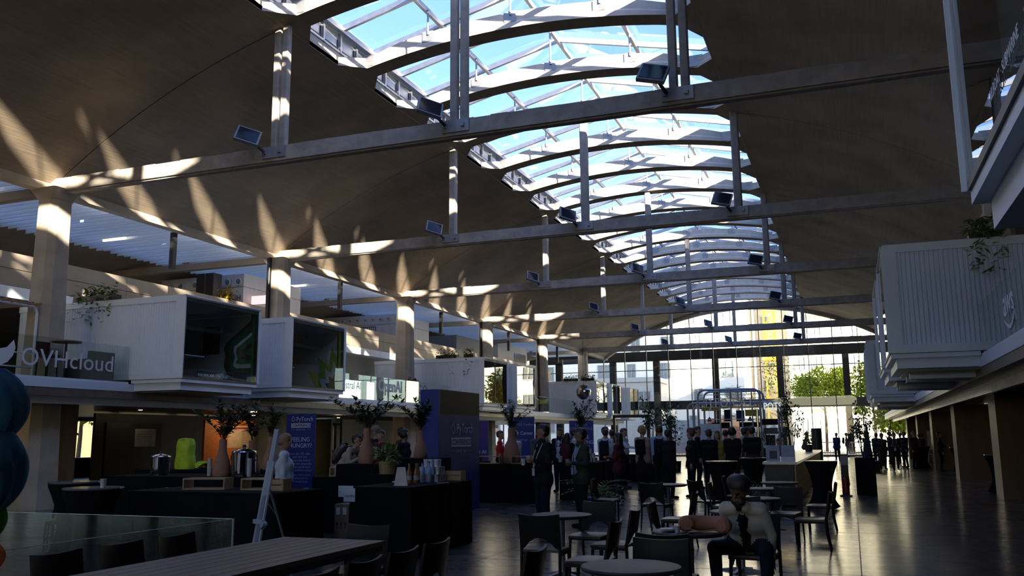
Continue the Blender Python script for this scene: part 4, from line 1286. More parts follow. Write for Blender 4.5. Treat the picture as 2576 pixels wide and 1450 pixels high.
# ---------------------------------------------------------------- furniture
chair_m = mat('chair_black', (0.006, 0.0055, 0.006), rough=0.5, spec=0.25, var=0.2)
seat_m = mat('chair_seat', (0.022, 0.023, 0.026), rough=0.36, var=0.15)
table_m = mat('table_dark', (0.030, 0.025, 0.024), rough=0.55, var=0.15)
def make_chair():
    t = thing('cafe_chair', 'x', 'chair')
    W = 0.235
    b = MB()      # seat: slightly dished, rounded front
    def seat(u, v):
        x = (u - .5) * 2
        y = (v - .5) * 2
        w = W * (1.0 - 0.06 * max(0, y) ** 4)
        return (x * w, y * 0.225 * (1 - 0.05 * x * x * (1 if y > 0 else 0)), 0.462 - 0.022 * (1 - x * x) * (1 - y * y) - 0.012 * max(0, y) ** 3)
    b.grid(seat, 10, 8)
    top = len(b.v)
    b.grid(lambda u, v: tuple(Vector(seat(1 - u, v)) + Vector((0, 0, -.028))), 10, 8)
    ring = [i * 9 for i in range(11)] + [90 + j for j in range(1, 9)] + [90 + 8 - 9 * i for i in range(1, 11)] + [8 - j for j in range(1, 8)]
    def low(i):
        r, c = divmod(i, 9)
        return top + (10 - r) * 9 + c
    for p, q in zip(ring, ring[1:] + ring[:1]):
        b.f.append((p, q, low(q), low(p))); b.m.append(0)
    b.build('seat', seat_m, t, smooth=True)
    bk = MB()     # backrest panel with an arched opening above the seat
    N = 16
    def prof(u):
        x = (u - .5) * 2
        zb = 0.47 + (0.125 * (1 - (x / .80) ** 2) if abs(x) < .80 else 0)
        zt = 0.855 - 0.020 * (1 - x * x)
        return x, zb, zt
    def yb(x, z):
        return -0.215 - 0.035 * (1 - x * x) - (z - 0.46) * 0.17
    for th in (0, 1):
        pass
    fr, ba = [], []
    K = 5
    for i in range(N + 1):
        x, zb, zt = prof(i / N)
        for k in range(K + 1):
            z = zb + (zt - zb) * k / K
            fr.append((x * W, yb(x, z) + .012, z)); ba.append((x * W, yb(x, z) - .012, z))
    n = len(fr)
    v = fr + ba
    f = []
    for i in range(N):
        for k in range(K):
            a = i * (K + 1) + k
            f.append((a, a + 1, a + K + 2, a + K + 1)); f.append((n + a, n + a + K + 1, n + a + K + 2, n + a + 1))
        a = i * (K + 1)
        f.append((a, a + K + 1, n + a + K + 1, n + a)); a += K
        f.append((a, n + a, n + a + K + 1, a + K + 1))
    for i in (0, N):
        for k in range(K):
            a = i * (K + 1) + k
            f.append((a, n + a, n + a + 1, a + 1) if i == 0 else (a, a + 1, n + a + 1, n + a))
    bk.add(v, f)
    bk.build('backrest', chair_m, t, smooth=True)
    for sx in (-1, 1):
        MB().tube([(sx * .215, .19, 0), (sx * .213, .195, .25), (sx * .205, .185, .445)], [.014, .018, .020], 6).build('leg', chair_m, t)
        MB().tube([(sx * .222, -.27, 0), (sx * .222, -.225, .25), (sx * .222, -.215, .47)], [.013, .018, .020], 6).build('leg', chair_m, t)
        MB().box(sx * .222 - .012, sx * .222 + .012, -.21, .19, .40, .44).build('side_rail', chair_m, t)
    MB().box(-.21, .21, .17, .19, .40, .44).build('front_rail', chair_m, t)
    return t
chair0 = make_chair()
used = [False]
def place_chair(x, y, rz, label, group='black cafe chairs'):
    if used[0]:
        c = dup(chair0, (x, y, 0), rz, label)
    else:
        c = chair0; used[0] = True
        c.location = (x, y, 0); c.rotation_euler = (0, 0, rz); c['label'] = label
    c['group'] = group
    return c
q = PI / 2
for i, y in enumerate((6.86, 6.27, 5.68, 5.09, 4.5)):
    place_chair(-3.58, y, q, 'black chair on the right side of the long wooden table, %s from the far end' % ORD[i], 'chairs at the long table')
for i, y in enumerate((6.6, 5.95, 5.3)):
    place_chair(-5.52, y, -q, 'black chair on the left side of the long wooden table, %s from the far end' % ORD[i], 'chairs at the long table')
place_chair(-4.55, 7.62, PI, 'black chair at the far end of the long wooden table', 'chairs at the long table')
for x, y, r, l in ((-3.32, 9.75, 0.03, 'black chair seen from behind, left of the pillow table'), (-3.22, 11.25, PI - .15, 'black chair on the far side of the left round table'),
                   (-2.6, 9.02, q, 'black chair turned left between the left table and the pillow table'), (-2.72, 10.42, q, 'black chair at the right of the left round table'),
                   (-2.62, 6.62, q, 'black chair at the bottom edge, left of the nearest round table'), (-4.68, 17.5, -q, 'black chair facing right beside the leafy blue planter'),
                   (-3.45, 16.55, -.2, 'black chair seen from behind before the far left round table'), (-2.2, 11.5, -q, 'black chair facing right behind the pillow table'),
                   (-1.62, 8.22, .0, 'black chair with its back to the viewer at the pillow table'), (-1.56, 7.28, PI, 'black chair on the far side of the nearest round table'),
                   (-2.58, 13.8, q, 'black chair turned left behind the seated man'), (-2.7, 17.6, -.75, 'black chair angled before the high tables'),
                   (-2.2, 16.5, -q, 'black chair beside the far round tables, turned right'), (-1.4, 12.7, PI + .3, 'black chair just behind the seated man'),
                   (-1.1, 15.25, PI - .2, 'black chair behind the right round tables'), (-.62, 17.05, q, 'black chair at the right of the far right tables'),
                   (-.66, 14.3, q, 'black chair at the right of the middle right table'), (-2.3, 19.2, -q, 'black chair beside the farthest round table'),
                   (-11.9, 10.9, 2.3, 'black chair among the high tables at the far left, turned away'), (-13.4, 12.4, .9, 'black chair near the timber wall at the left'),
                   (-14.3, 14.2, -.6, 'black chair farthest to the left by the timber panel')):
    place_chair(x, y, r, l)

def make_table():
    t = thing('cafe_table', 'x', 'table')
    MB().lathe([(.0, .700), (.33, .700), (.365, .712), (.38, .728), (.372, .742), (.36, .745), (.0, .745)], 40, cap=False).build('table_top', table_m, t, smooth=True)
    MB().lathe([(.035, .03), (.035, .66), (.05, .68), (.14, .695), (.14, .702)], 14).build('pole', mat('pole_steel', (.30, .31, .33), rough=.3, metal=.7), t, smooth=True)
    for a in range(4):
        an = a * q + q / 2
        c, s = math.cos(an), math.sin(an)
        MB().hexa([(-.03 * s, .03 * c, 0.0), (.30 * c - .018 * s, .30 * s + .018 * c, 0), (.30 * c + .018 * s, .30 * s - .018 * c, 0), (.03 * s, -.03 * c, 0),
                   (-.03 * s, .03 * c, .06), (.30 * c - .018 * s, .30 * s + .018 * c, .016), (.30 * c + .018 * s, .30 * s - .018 * c, .016), (.03 * s, -.03 * c, .06)]).build('foot', steel_md, t)
    return t
tab0 = make_table()
tabs = [(-1.61, 6.68, 'round dark cafe table nearest the viewer, at the bottom edge'), (-3.45, 10.75, 'round dark cafe table on the left, empty'),
        (-1.61, 9.25, 'round dark cafe table carrying a neck pillow and plates'), (-3.5, 17.92, 'round dark cafe table near the leafy blue planter'),
        (-1.5, 16.95, 'round dark cafe table in the right row, fourth from the viewer'), (-1.45, 19.15, 'round dark cafe table farthest away in the right row'),
        (-1.45, 14.3, 'round dark cafe table in the right row, third from the viewer'), (-1.4, 11.8, 'round dark cafe table hidden behind the seated man'),
        (-12.9, 13.9, 'round dark table with a paper cup at the left')]
for i, (x, y, l) in enumerate(tabs):
    if i == 0:
        tab0.location = (x, y, 0); tab0['label'] = l; tab0['group'] = 'round cafe tables'
    else:
        dup(tab0, (x, y, 0), 0.3 * i, l)

lt = thing('long_table', 'long table with a brown planked top at the bottom left', 'table', (-4.69, 5.2, 0))
plank = mat('table_plank', (0.15, 0.12, 0.108), rough=0.42, var=0.18, scale=3, stretch=(6, .5, 1))
for i in range(8):
    MB().box(-.56 + i * .14 + .004, -.56 + (i + 1) * .14 - .004, -2.4, 2.28, .715, .755).build('plank', plank, lt)
MB().box(-.54, .54, -2.35, 2.25, .66, .712).build('apron', mat('table_base', (.02, .02, .02), rough=.5), lt)
for x in (-.48, .48):
    for y in (-2.2, 2.1): MB().box(x - .04, x + .04, y - .04, y + .04, 0, .66).build('leg', steel_dk, lt)

# glass barrier
gb = thing('glass_barrier', 'low frameless glass barrier at the bottom left', 'railing', (-5.92, 7.55, 0))
for i in range(4):
    MB().box(-.007, .007, -1.5 * (i + 1) + .005, -1.5 * i - .005, .04, .90).build('pane', barrier_glass, gb)
for i in range(3):
    MB().box(-1.3 * (i + 1) + .005, -1.3 * i - .005, -.007, .007, .04, .90).build('pane', barrier_glass, gb)
MB().box(-.02, .02, -6, 0, 0, .05).build('shoe_rail', steel_md, gb); MB().box(-3.9, 0, -.02, .02, 0, .05).build('shoe_rail', steel_md, gb)
edge = mat('glass_edge', (.62, .70, .74), rough=.2)
MB().box(-.007, .007, -6, 0, .90, .905).build('polished_edge', edge, gb); MB().box(-3.9, 0, -.007, .007, .90, .905).build('polished_edge', edge, gb)
MB().box(-.008, .008, -.008, .008, .04, .905).build('corner_edge', edge, gb)

# high tables in black stretch covers
def make_high():
    t = thing('high_table', 'x', 'high table')
    prof = [(.37, 1.075), (.36, 1.02), (.31, .9), (.25, .72), (.215, .55), (.21, .42), (.235, .28), (.28, .15), (.33, .05), (.345, .0)]
    b = MB()
    n = 32
    v, f = [], []
    for j, (r, z) in enumerate(prof):
        for k in range(n):
            a = 2 * PI * k / n
            fl = (j / (len(prof) - 1)) ** 3
            rr = r * (1 + .10 * fl * math.cos(4 * a))
            zz = z + fl * .055 * (.5 - .5 * math.cos(4 * a + PI)) * (1 if j == len(prof) - 1 else .6)
            v.append((rr * math.cos(a), rr * math.sin(a), max(zz, .004)))
    for j in range(len(prof) - 1):
        f += [(j * n + k, (j + 1) * n + k, (j + 1) * n + (k + 1) % n, j * n + (k + 1) % n) for k in range(n)]
    b.add(v, f)
    b.build('stretch_cover', black_cloth, t, smooth=True)
    MB().lathe([(.37, 1.07), (.375, 1.08), (.37, 1.095)], 32).build('table_top', mat('high_top', (.10, .10, .10), rough=.2), t)
    MB().lathe([(.03, .01), (.03, 1.07)], 10).build('pole', steel_md, t)
    return t
h0 = make_high()
highs = [(-.72, 22.2, 'black covered high table standing alone on the shiny floor'), (-2.95, 21.7, 'black covered high table behind the seated man, left one'),
         (-2.55, 25.0, 'black covered high table behind the seated man, right one'), (-9.3, 9.0, 'black covered high table with a paper cup at the left'),
         (-10.9, 10.2, 'black covered high table behind the one with the cup, at the left'), (3.2, 48.3, 'black covered high table by the timber wall, leftmost at right'),
         (4.35, 43.6, 'black covered high table by the timber wall, middle one at right'), (4.3, 39.6, 'black covered high table by the timber wall, nearest at right'),
         (3.9, 29.0, 'black covered high table beside the tall black partition')]
for i, (x, y, l) in enumerate(highs):
    if i == 0:
        h0.location = (x, y, 0); h0['label'] = l; h0['group'] = 'black covered high tables'
    else:
        dup(h0, (x, y, 0), .4 * i, l)

# draped buffet counters
def counter(label, x0, x1, y0, y1, z, seed=0, cat='counter'):
    t = thing('buffet_counter', label, cat, ((x0 + x1) / 2, (y0 + y1) / 2, 0))
    r = random.Random(seed)
    hx, hy = (x1 - x0) / 2, (y1 - y0) / 2
    pts = []
    step = .09
    def side(a, c):
        d = (Vector(c) - Vector(a))
        n = max(2, int(d.length / step))
        nrm = Vector((d.y, -d.x)).normalized()
        for i in range(n):
            p = Vector(a) + d * (i / n)
            pts.append(p + nrm * (r.uniform(0, .022)))
    side((-hx, -hy), (hx, -hy)); side((hx, -hy), (hx, hy)); side((hx, hy), (-hx, hy)); side((-hx, hy), (-hx, -hy))
    n = len(pts)
    v = [(p.x, p.y, .01) for p in pts] + [(p.x * .995, p.y * .995, z - .02) for p in pts]
    b = MB(); b.add(v, [(i, (i + 1) % n, n + (i + 1) % n, n + i) for i in range(n)])
    b.build('drape', black_cloth, t)
    MB().box(-hx + .002, hx - .002, -hy + .002, hy - .002, z - .025, z).build('covered_top', black_cloth, t)
    return t
counter('black draped buffet counter behind the easel', -9.55, -7.02, 9.8, 10.9, 1.0, 1)
counter('black draped buffet counter with bottles and stacked cups', -6.9, -5.92, 11.42, 13.62, 1.0, 2)
counter('black draped counter carrying the coffee urns', -12.3, -9.4, 12.15, 13.3, 1.08, 3)
counter('black draped counter carrying the lime bag at the left', -16.2, -12.9, 16.9, 17.9, 1.0, 4)
counter('black draped counter behind the two small white signs', -9.4, -8.3, 14.2, 15.2, 1.0, 5)
counter('tall black plinth under the branch vase left of the bottles', -8.2, -7.45, 13.1, 13.85, 1.27, 6, 'plinth')
counter('black plinth with the small basket plant', -7.35, -6.95, 12.6, 13.3, 1.12, 7, 'plinth')
counter('black draped counter left of the man in black with cups', -9.5, -7.75, 21.85, 22.85, 1.0, 8)
counter('black draped counter with stacked cups behind the man in the green jacket', -7.5, -6.45, 23.2, 25.4, 1.0, 9)
counter('black draped counter beyond the blue standing wall', -12.0, -10.1, 23.6, 24.6, 1.0, 10)
counter('black plinth beside the red extinguisher', .05, .55, 27.0, 27.5, 1.05, 11, 'plinth')
counter('black draped counter under the vase with dark stem, behind the bottles', -8.5, -7.6, 15.6, 16.4, 1.3, 12)
counter('far black draped counter in the crowd near the kiosk', -9.0, -6.8, 33.0, 34.0, 1.0, 13)

# vases of branches
terra = mat('terracotta', (0.34, 0.17, 0.11), rough=0.8, var=0.12)
def vase(label, x, y, z, seed, h=.58, spread=.55, nb=9, top=.75):
    r = random.Random(seed)
    t = thing('branch_vase', label, 'vase', (x, y, z))
    k = h / .58
    MB().lathe([(.13, 0), (.145, .03), (.14, .14), (.115, .25), (.075, .36), (.06, .45), (.062, .55), (.055, .58)], 22).build('vase', terra, t, smooth=True).scale = (k, k, k)
    b = MB(); f = MB()
    for i in range(nb):
        a = r.uniform(0, 2 * PI)
        ln = top * r.uniform(.6, 1.1)
        sp = spread * r.uniform(.2, 1.0)
        pts = [Vector((0, 0, h * .9)) + Vector((sp * math.cos(a) * u ** 1.5, sp * math.sin(a) * u ** 1.5, ln * u * (1 - .15 * u))) for u in (0, .25, .5, .75, 1)]
        b.tube(pts, [.008, .007, .006, .004, .002], 5)
        for _ in range(46):
            u = r.uniform(.2, 1.05)
            i0 = min(3, int(u * 4)); w = u * 4 - i0
            p = pts[i0].lerp(pts[min(4, i0 + 1)], min(1, w))
            leaf_blade(f, p, rnd_dir(r, -.3, .8), (0, 0, 1), .14 * r.uniform(.6, 1.2), .05)
    b.build('branch', bark, t)
    stuff(f.build('foliage', leaf, t))
    return t
vase('terracotta bottle vase of leafy branches beside the coffee urns', -10.05, 12.45, 1.08, 1, .62, .75, 12)
vase('second terracotta vase just behind the one by the urns', -9.9, 13.05, 1.08, 2, .6, .3, 5)
vase('terracotta bottle vase of leafy branches on the plinth left of the bottles', -7.85, 13.5, 1.27, 3, .6, .75, 13, .7)
vase('terracotta bottle vase of leafy branches right of the bottle counter plinth', -8.08, 16.0, 1.30, 4, .55, .5, 11, .75)
vase('terracotta vase of leafy branches behind the bald man', -12.6, 17.3, 1.0, 5, .75, .5, 9, .9)
vase('terracotta vase of leafy branches beside the man in red', -8.65, 22.6, 1.0, 6, .95, .6, 10, .9)
vase('terracotta vase of leafy branches behind the man in the green jacket', -7.1, 24.0, 1.0, 7, .95, .6, 11, .9)

# coffee urns
def urn(label, x, y, z, s=1.0):
    t = thing('coffee_urn', label, 'urn', (x, y, z))
    MB().lathe([(.20, .03), (.205, .05), (.205, .38), (.21, .40), (.20, .42), (.12, .45), (.03, .47), (.02, .49)], 28).build('body', chrome, t, smooth=True)
    MB().lathe([(.17, 0), (.17, .04)], 20).build('base', black_pl, t)
    MB().lathe([(.03, .48), (.035, .50), (.02, .53)], 12).build('lid_knob', black_pl, t, smooth=True)
    for sx in (-1, 1):
        MB().tube([(sx * .20, 0, .33), (sx * .27, 0, .34), (sx * .27, 0, .27), (sx * .20, 0, .26)], .012, 6).build('handle', black_pl, t)
    MB().tube([(.0, -.20, .08), (0, -.26, .08), (0, -.27, .04)], .014, 7).build('tap', black_pl, t)
    t.scale = (s, s, s)
    return t
urn('tall shiny coffee urn in front of the orange wall', -9.68, 12.55, 1.08, 1.0)
urn('shorter shiny coffee urn beside the lime bag and helmet', -11.6, 12.7, 1.08, .8)
# lime bag with rain cover, helmet
lime_f = mat('lime_nylon', (0.42, 0.62, 0.02), rough=0.6, bump=.5, bscale=14)
bag = thing('rucksack', 'lime yellow rain covered rucksack standing on the left counter', 'bag', (-15.1, 17.35, 1.0))
MB().grid(lambda u, v: ((.22 + .02 * math.sin(9 * v)) * math.copysign(abs(math.cos(2 * PI * u)) ** .55, math.cos(2 * PI * u)) * (1 - .25 * v ** 5), .17 * math.copysign(abs(math.sin(2 * PI * u)) ** .55, math.sin(2 * PI * u)) * (1 - .3 * v ** 5), .72 * v), 24, 12).build('cover', lime_f, bag, smooth=True)
MB().lathe([(.01, .74), (.12, .73), (.17, .70)], 16, cap=False).build('top_flap', lime_f, bag)
hm = thing('bike_helmet', 'lime bicycle helmet with vents lying beside the rucksack', 'helmet', (-14.55, 17.3, 1.0))
for i in range(7):
    a = -.9 + i * .3
    MB().tube([(.14 * math.sin(a) * math.sin(t_) * 1.0, .18 * math.cos(t_), .03 + .15 * math.sin(t_) * math.cos(a * .7)) for t_ in [PI * k / 10 for k in range(11)]], .02, 6).build('shell_rib', lime_f, hm)
MB().lathe([(.13, 0), (.15, .02), (.15, .04)], 16, sy=1.2, cap=False).build('rim', black_pl, hm)

# items on the front counters
frame_w = mat('riser_oak', (0.36, 0.24, 0.13), rough=.55, var=.2, scale=4, stretch=(1, 6, 6))
def riser(label, x, y, z, w=.55, d=.3, h=.15, rz=0):
    t = thing('wooden_riser', label, 'riser', (x, y, z), rz)
    for a in (0, h - .02): MB().box(-w / 2, w / 2, -d / 2, d / 2, a, a + .02).build('board', frame_w, t)
    for sx in (-1, 1): MB().box(sx * w / 2 - .01, sx * w / 2 + .01, -d / 2, d / 2, 0, h).build('upright', frame_w, t)
    return t
riser('open wooden riser on the counter behind the easel, left one', -8.62, 10.4, 1.0, .6, .3, .16, .25)
riser('open wooden riser on the counter behind the easel, right one', -7.85, 10.5, 1.0, .34, .3, .16, .2)
riser('open wooden riser on the counter by the blue wall, left one', -9.1, 22.2, 1.0, .6, .3, .2)
riser('open wooden riser on the counter by the blue wall, right one', -8.15, 22.2, 1.0, .6, .3, .2)
riser('open wooden riser before the bent over man', -8.95, 14.6, 1.0, .5, .3, .17, .3)
def crate(label, x, y, z, w=.28, h=.16):
    t = thing('wooden_crate', label, 'crate', (x, y, z))
    for sy in (-1, 1):
        for k in range(2): MB().box(-w / 2, w / 2, sy * .1 - .008, sy * .1 + .008, .01 + k * h / 2, k * h / 2 + h / 2 - .008).build('board', frame_w, t)
    for sx in (-1, 1): MB().box(sx * w / 2 - .008, sx * w / 2 + .008, -.1, .1, 0, h).build('end_board', frame_w, t)
    MB().box(-w / 2, w / 2, -.1, .1, 0, .012).build('bottom', frame_w, t)
    return t
crate('small wooden crate right of the stacked cups', -6.15, 13.45, 1.0)
crate('small wooden crate beside the bent over man', -9.2, 15.0, 1.0)
crate('small wooden crate at the right end of the blue wall counter', -7.9, 22.5, 1.0)
crate('small wooden crate right of the easel', -7.35, 10.35, 1.0, .2)
bp_ = thing('basket_plant', 'small green plant in a woven basket left of the stacked cups', 'plant', (-7.15, 12.95, 1.12))
MB().lathe([(.12, 0), (.13, .1), (.135, .2), (.125, .2)], 18).build('basket', wood, bp_)
f = MB(); bushy(f, random.Random(9), (0, 0, .3), (.2, .2, .14), 160, .14, .05); stuff(f.build('foliage', leaf_lt, bp_))
cup_m = mat('printed_cup', (0.62, 0.62, 0.68), rough=.5, var=.35, scale=18)
cup0 = thing('paper_cup', 'white printed paper cup in the stacked pyramid on the bottle counter', 'cup', (0, 0, 0), group='stacked cups on the bottle counter')
MB().lathe([(.032, 0), (.040, .11), (.043, .115), (.038, .112)], 12).build('cup', cup_m, cup0, smooth=True)
first = True
def cups(x, y, z, rows, label, group, dx=.095, dz=.118):
    global first
    for lv, (nx, ny) in enumerate(rows):
        for i in range(nx):
            for j in range(ny):
                p = (x + (i - (nx - 1) / 2) * dx, y + (j - (ny - 1) / 2) * dx, z + lv * dz)
                if first:
                    cup0.location = p; first = False
                else:
                    c = dup(cup0, p, 0, label); c['group'] = group
cups(-6.42, 13.15, 1.0, [(4, 4), (4, 3), (3, 2)], 'white printed paper cup in the stacked pyramid on the bottle counter', 'stacked cups on the bottle counter')
cups(-6.95, 24.2, 1.0, [(5, 3), (4, 2), (2, 2)], 'white printed paper cup in the stack behind the man in the green jacket', 'stacked cups on the far counter')
cup_pl = mat('plain_cup', (.62, .60, .58), rough=.5)
def one_cup(label, x, y, z, s=1.0):
    t = thing('paper_cup', label, 'cup', (x, y, z))
    MB().lathe([(.028, 0), (.036, .095), (.039, .10), (.034, .098)], 14).build('cup', cup_pl, t, smooth=True)
    t.scale = (s, s, s)
    return t
one_cup('white paper cup on the left black high table', -9.12, 8.98, 1.095, 1.1)
one_cup('white paper cup on a table behind the left high tables', -12.85, 13.85, .745, 1.1)
one_cup('white paper cup left of the stacked pyramid', -6.62, 12.7, 1.0)
one_cup('white paper cup at the right end of the far cup stack', -6.6, 25.0, 1.0)
juice = glass_mat('amber_juice', (.55, .20, .03))
def bottle(label, x, y, z, liquid, cap=(.1, .1, .1), h=.30):
    t = thing('bottle', label, 'bottle', (x, y, z), group='bottles beside the stacked cups')
    k = h / .30
    MB().lathe([(.04, 0), (.042, .02), (.042, .17), (.030, .20), (.016, .24), (.015, .285)], 16).build('body', liquid, t, smooth=True).scale = (k, k, k)
    MB().lathe([(.0425, .05), (.0425, .12)], 16, cap=False).build('label', mat('bottle_label', (.5, .42, .36), rough=.7), t).scale = (k, k, k)
    MB().lathe([(.017, .28), (.017, .305)], 10).build('cap', mat('bottle_cap', cap), t).scale = (k, k, k)
    return t
amber = mat('juice_solid', (.30, .10, .02), rough=.15)
bottle('amber juice bottle before the stacked cups, left one', -6.48, 12.45, 1.0, amber)
bottle('amber juice bottle before the stacked cups, middle one', -6.38, 12.5, 1.0, amber)
bottle('amber juice bottle before the stacked cups, right one', -6.42, 12.62, 1.0, amber)
bl = mat('water_blue', (.30, .45, .65), rough=.1)
bottle('pale blue water bottle before the stacked cups, left one', -6.45, 12.85, 1.0, bl)
bottle('pale blue water bottle before the stacked cups, right one', -6.36, 12.9, 1.0, bl, h=.32)
tent = thing('tent_card', 'pink white folded tent card before the bottles', 'card', (-6.3, 11.85, 1.0), .4)
pk = mat('card_pink', (.62, .52, .50), rough=.7)
MB().hexa([(-.1, -.06, 0), (.1, -.06, 0), (.1, -.055, 0), (-.1, -.055, 0), (-.06, -.004, .27), (.06, -.004, .27), (.06, 0, .27), (-.06, 0, .27)]).build('front_leaf', pk, tent)
MB().hexa([(-.1, .055, 0), (.1, .055, 0), (.1, .06, 0), (-.1, .06, 0), (-.06, 0, .27), (.06, 0, .27), (.06, .004, .27), (-.06, .004, .27)]).build('back_leaf', pk, tent)
paper = mat('paper_white', (.62, .66, .72), rough=.7, var=.03)
def hang_sign(label, x, y, z, w, h, body=None, size=.07):
    t = thing('paper_sign', label, 'sign', (x, y, z))
    MB().box(0, w, -.006, 0, 0, h).build('sheet', paper, t)
    if body:
        text_mesh('lettering', body, size, mat('ink', (.03, .03, .05)), t, (.02, -.008, h * .35), axes((1, 0, 0), (0, 0, 1)), .0005, align='LEFT')
    return t
hang_sign('white sign lettered with a gluten note, hung on the dark counter', -6.99, 11.385, .79, .19, .19, 'GLUTEN F', .042)
hang_sign('blank looking white sign partly behind the gluten sign', -7.09, 11.40, .855, .25, .16, 'V', .04)
bx_ = thing('cardboard_box', 'cardboard box under the two white signs', 'box', (-7.16, 11.42, 0))
card = mat('cardboard', (.24, .16, .10), rough=.8)
MB().box(0, .24, 0, .3, .02, .75).build('body', card, bx_)
MB().box(.03, .09, -.004, 0, .60, .70).build('sticker', paper, bx_); MB().box(.14, .2, -.004, 0, .60, .70).build('sticker', paper, bx_)
ink = mat('box_ink', (.02, .02, .02))
for k in range(3):
    MB().prism([(.04 + k * .07, .40), (.05 + k * .07, .40), (.05 + k * .07, .46), (.065 + k * .07, .46), (.045 + k * .07, .50), (.025 + k * .07, .46), (.04 + k * .07, .46)], 'y', -.003, 0).build('arrow_mark', ink, bx_)
spn = thing('spoon', 'white plastic spoon at the edge of the bottle counter', 'spoon', (-6.0, 12.55, 1.0), .6)
MB().bar((0, 0, .006), (.14, 0, .012), .012, .004).build('handle', paper, spn); MB().lathe([(.001, .002), (.022, .004), (.026, .012)], 12, (-.02, 0, 0), sx=1.4, cap=False).build('bowl', paper, spn)
sp2 = thing('spoon', 'metal spoon on the counter behind the easel', 'spoon', (-9.3, 10.35, 1.0), .2)
MB().bar((0, 0, .006), (.12, 0, .012), .012, .004).build('handle', chrome, sp2); MB().lathe([(.001, .002), (.022, .006), (.026, .014)], 12, (-.02, 0, 0), sx=1.4, cap=False).build('bowl', chrome, sp2)
mag = thing('cutlery_tray', 'pale napkin stack left of the tent card', 'napkins', (-6.82, 12.75, 1.0)); MB().box(-.09, .09, -.06, .06, 0, .012).build('stack', paper, mag); MB().box(-.088, .09, -.058, .06, .012, .016).build('top_napkin', paper, mag)
for i, (x, y) in enumerate(((-10.35, 12.5), (-9.45, 12.4))):
    ts = thing('cup_sleeve_stack', 'stack of clear tumblers %s the tall coffee urn' % ('left of' if i == 0 else 'right of'), 'tumblers', (x, y, 1.08))
    for k in range(5): MB().lathe([(.034, k * .05), (.042, k * .05 + .1)], 12, cap=False).build('tumbler', mat('tumbler', (.5, .52, .55), rough=.2), ts)

# pillow and plates on the third table
pil_m = mat('pillow_coral', (.36, .15, .10), rough=.9, bump=.2, bscale=60)
pl = thing('neck_pillow', 'coral coloured curved neck pillow on the round table', 'pillow', (-1.42, 9.05, .745), -.2)
pts = []; rs = []
for i in range(21):
    a = -.35 + (PI + .7) * i / 20
    pts.append((.19 * math.cos(a), .14 * math.sin(a), .085)); e = abs(i - 10) / 10
    rs.append(.082 * (1 - .12 * (1 - e)) * (1 if e < .95 else .75))
MB().tube(pts, rs, 14).build('cushion', pil_m, pl, smooth=True)
MB().tube([(.17, -.10, .05), (0, -.14, .03), (-.17, -.10, .05)], .006, 6).build('cord', pil_m, pl)
pt = thing('plate', 'stack of small plates left of the neck pillow', 'plates', (-1.78, 9.08, .745))
for k in range(2): MB().lathe([(.05, .004 + k * .014), (.09, .016 + k * .014), (.092, .02 + k * .014), (.05, .01 + k * .014)], 20).build('plate', cup_pl, pt, smooth=True)
gl_ = one_cup('small clear cup between the plates and the neck pillow', -1.68, 8.97, .745, .75)
nap = thing('crumpled_napkin', 'crumpled white napkin behind the plates', 'napkin', (-1.70, 9.2, .745))
MB().grid(lambda u, v: ((u - .5) * .14, (v - .5) * .10, .03 + .03 * math.sin(9 * u + 5 * v) * math.cos(7 * v - 3 * u)), 8, 8).build('paper', paper, nap, smooth=True)

# easel
ez = thing('easel', 'tall narrow pale grey wooden easel before the dark counter', 'easel', (-6.95, 9.35, 0), -.5)
es_m = mat('easel_grey', (.36, .40, .46), rough=.6, var=.1, scale=5)
lean = .16
def ez_pt(x, z, off=0): return (x, .30 - (1.8 - z) * lean + off - .10, z)
for sx in (-.075, .075): MB().bar(ez_pt(sx, .0), ez_pt(sx, 1.42), .045, .02, up=(0, 1, 0)).build('mast', es_m, ez)
MB().bar(ez_pt(0, 1.0), ez_pt(0, 1.82), .12, .025, up=(0, 1, 0)).build('upper_board', es_m, ez)
for sx in (-.02, .02): MB().bar(ez_pt(sx, 0.0), ez_pt(sx, 1.6), .012, .03, up=(0, 1, 0)).build('groove_strip', es_m, ez)
MB().box(-.13, .13, -.03 - .0, .02, .66, .71).build('tray', es_m, ez, loc=(0, .02 - .01, 0))
MB().hexa([(.08, -.02, .60), (.25, -.06, .66), (.25, 0, .66), (.08, .04, .60), (.08, -.02, .70), (.25, -.06, .69), (.25, 0, .69), (.08, .04, .70)]).build('tray_arm', es_m, ez)
MB().bar(ez_pt(-.05, 1.15, .03), (-.26, .62, 0), .03, .018, up=(0, 1, 0)).build('rear_leg', es_m, ez)
MB().bar(ez_pt(-.05, .95, .03), (-.17, .33, .72), .022, .014, up=(0, 1, 0)).build('brace', es_m, ez)
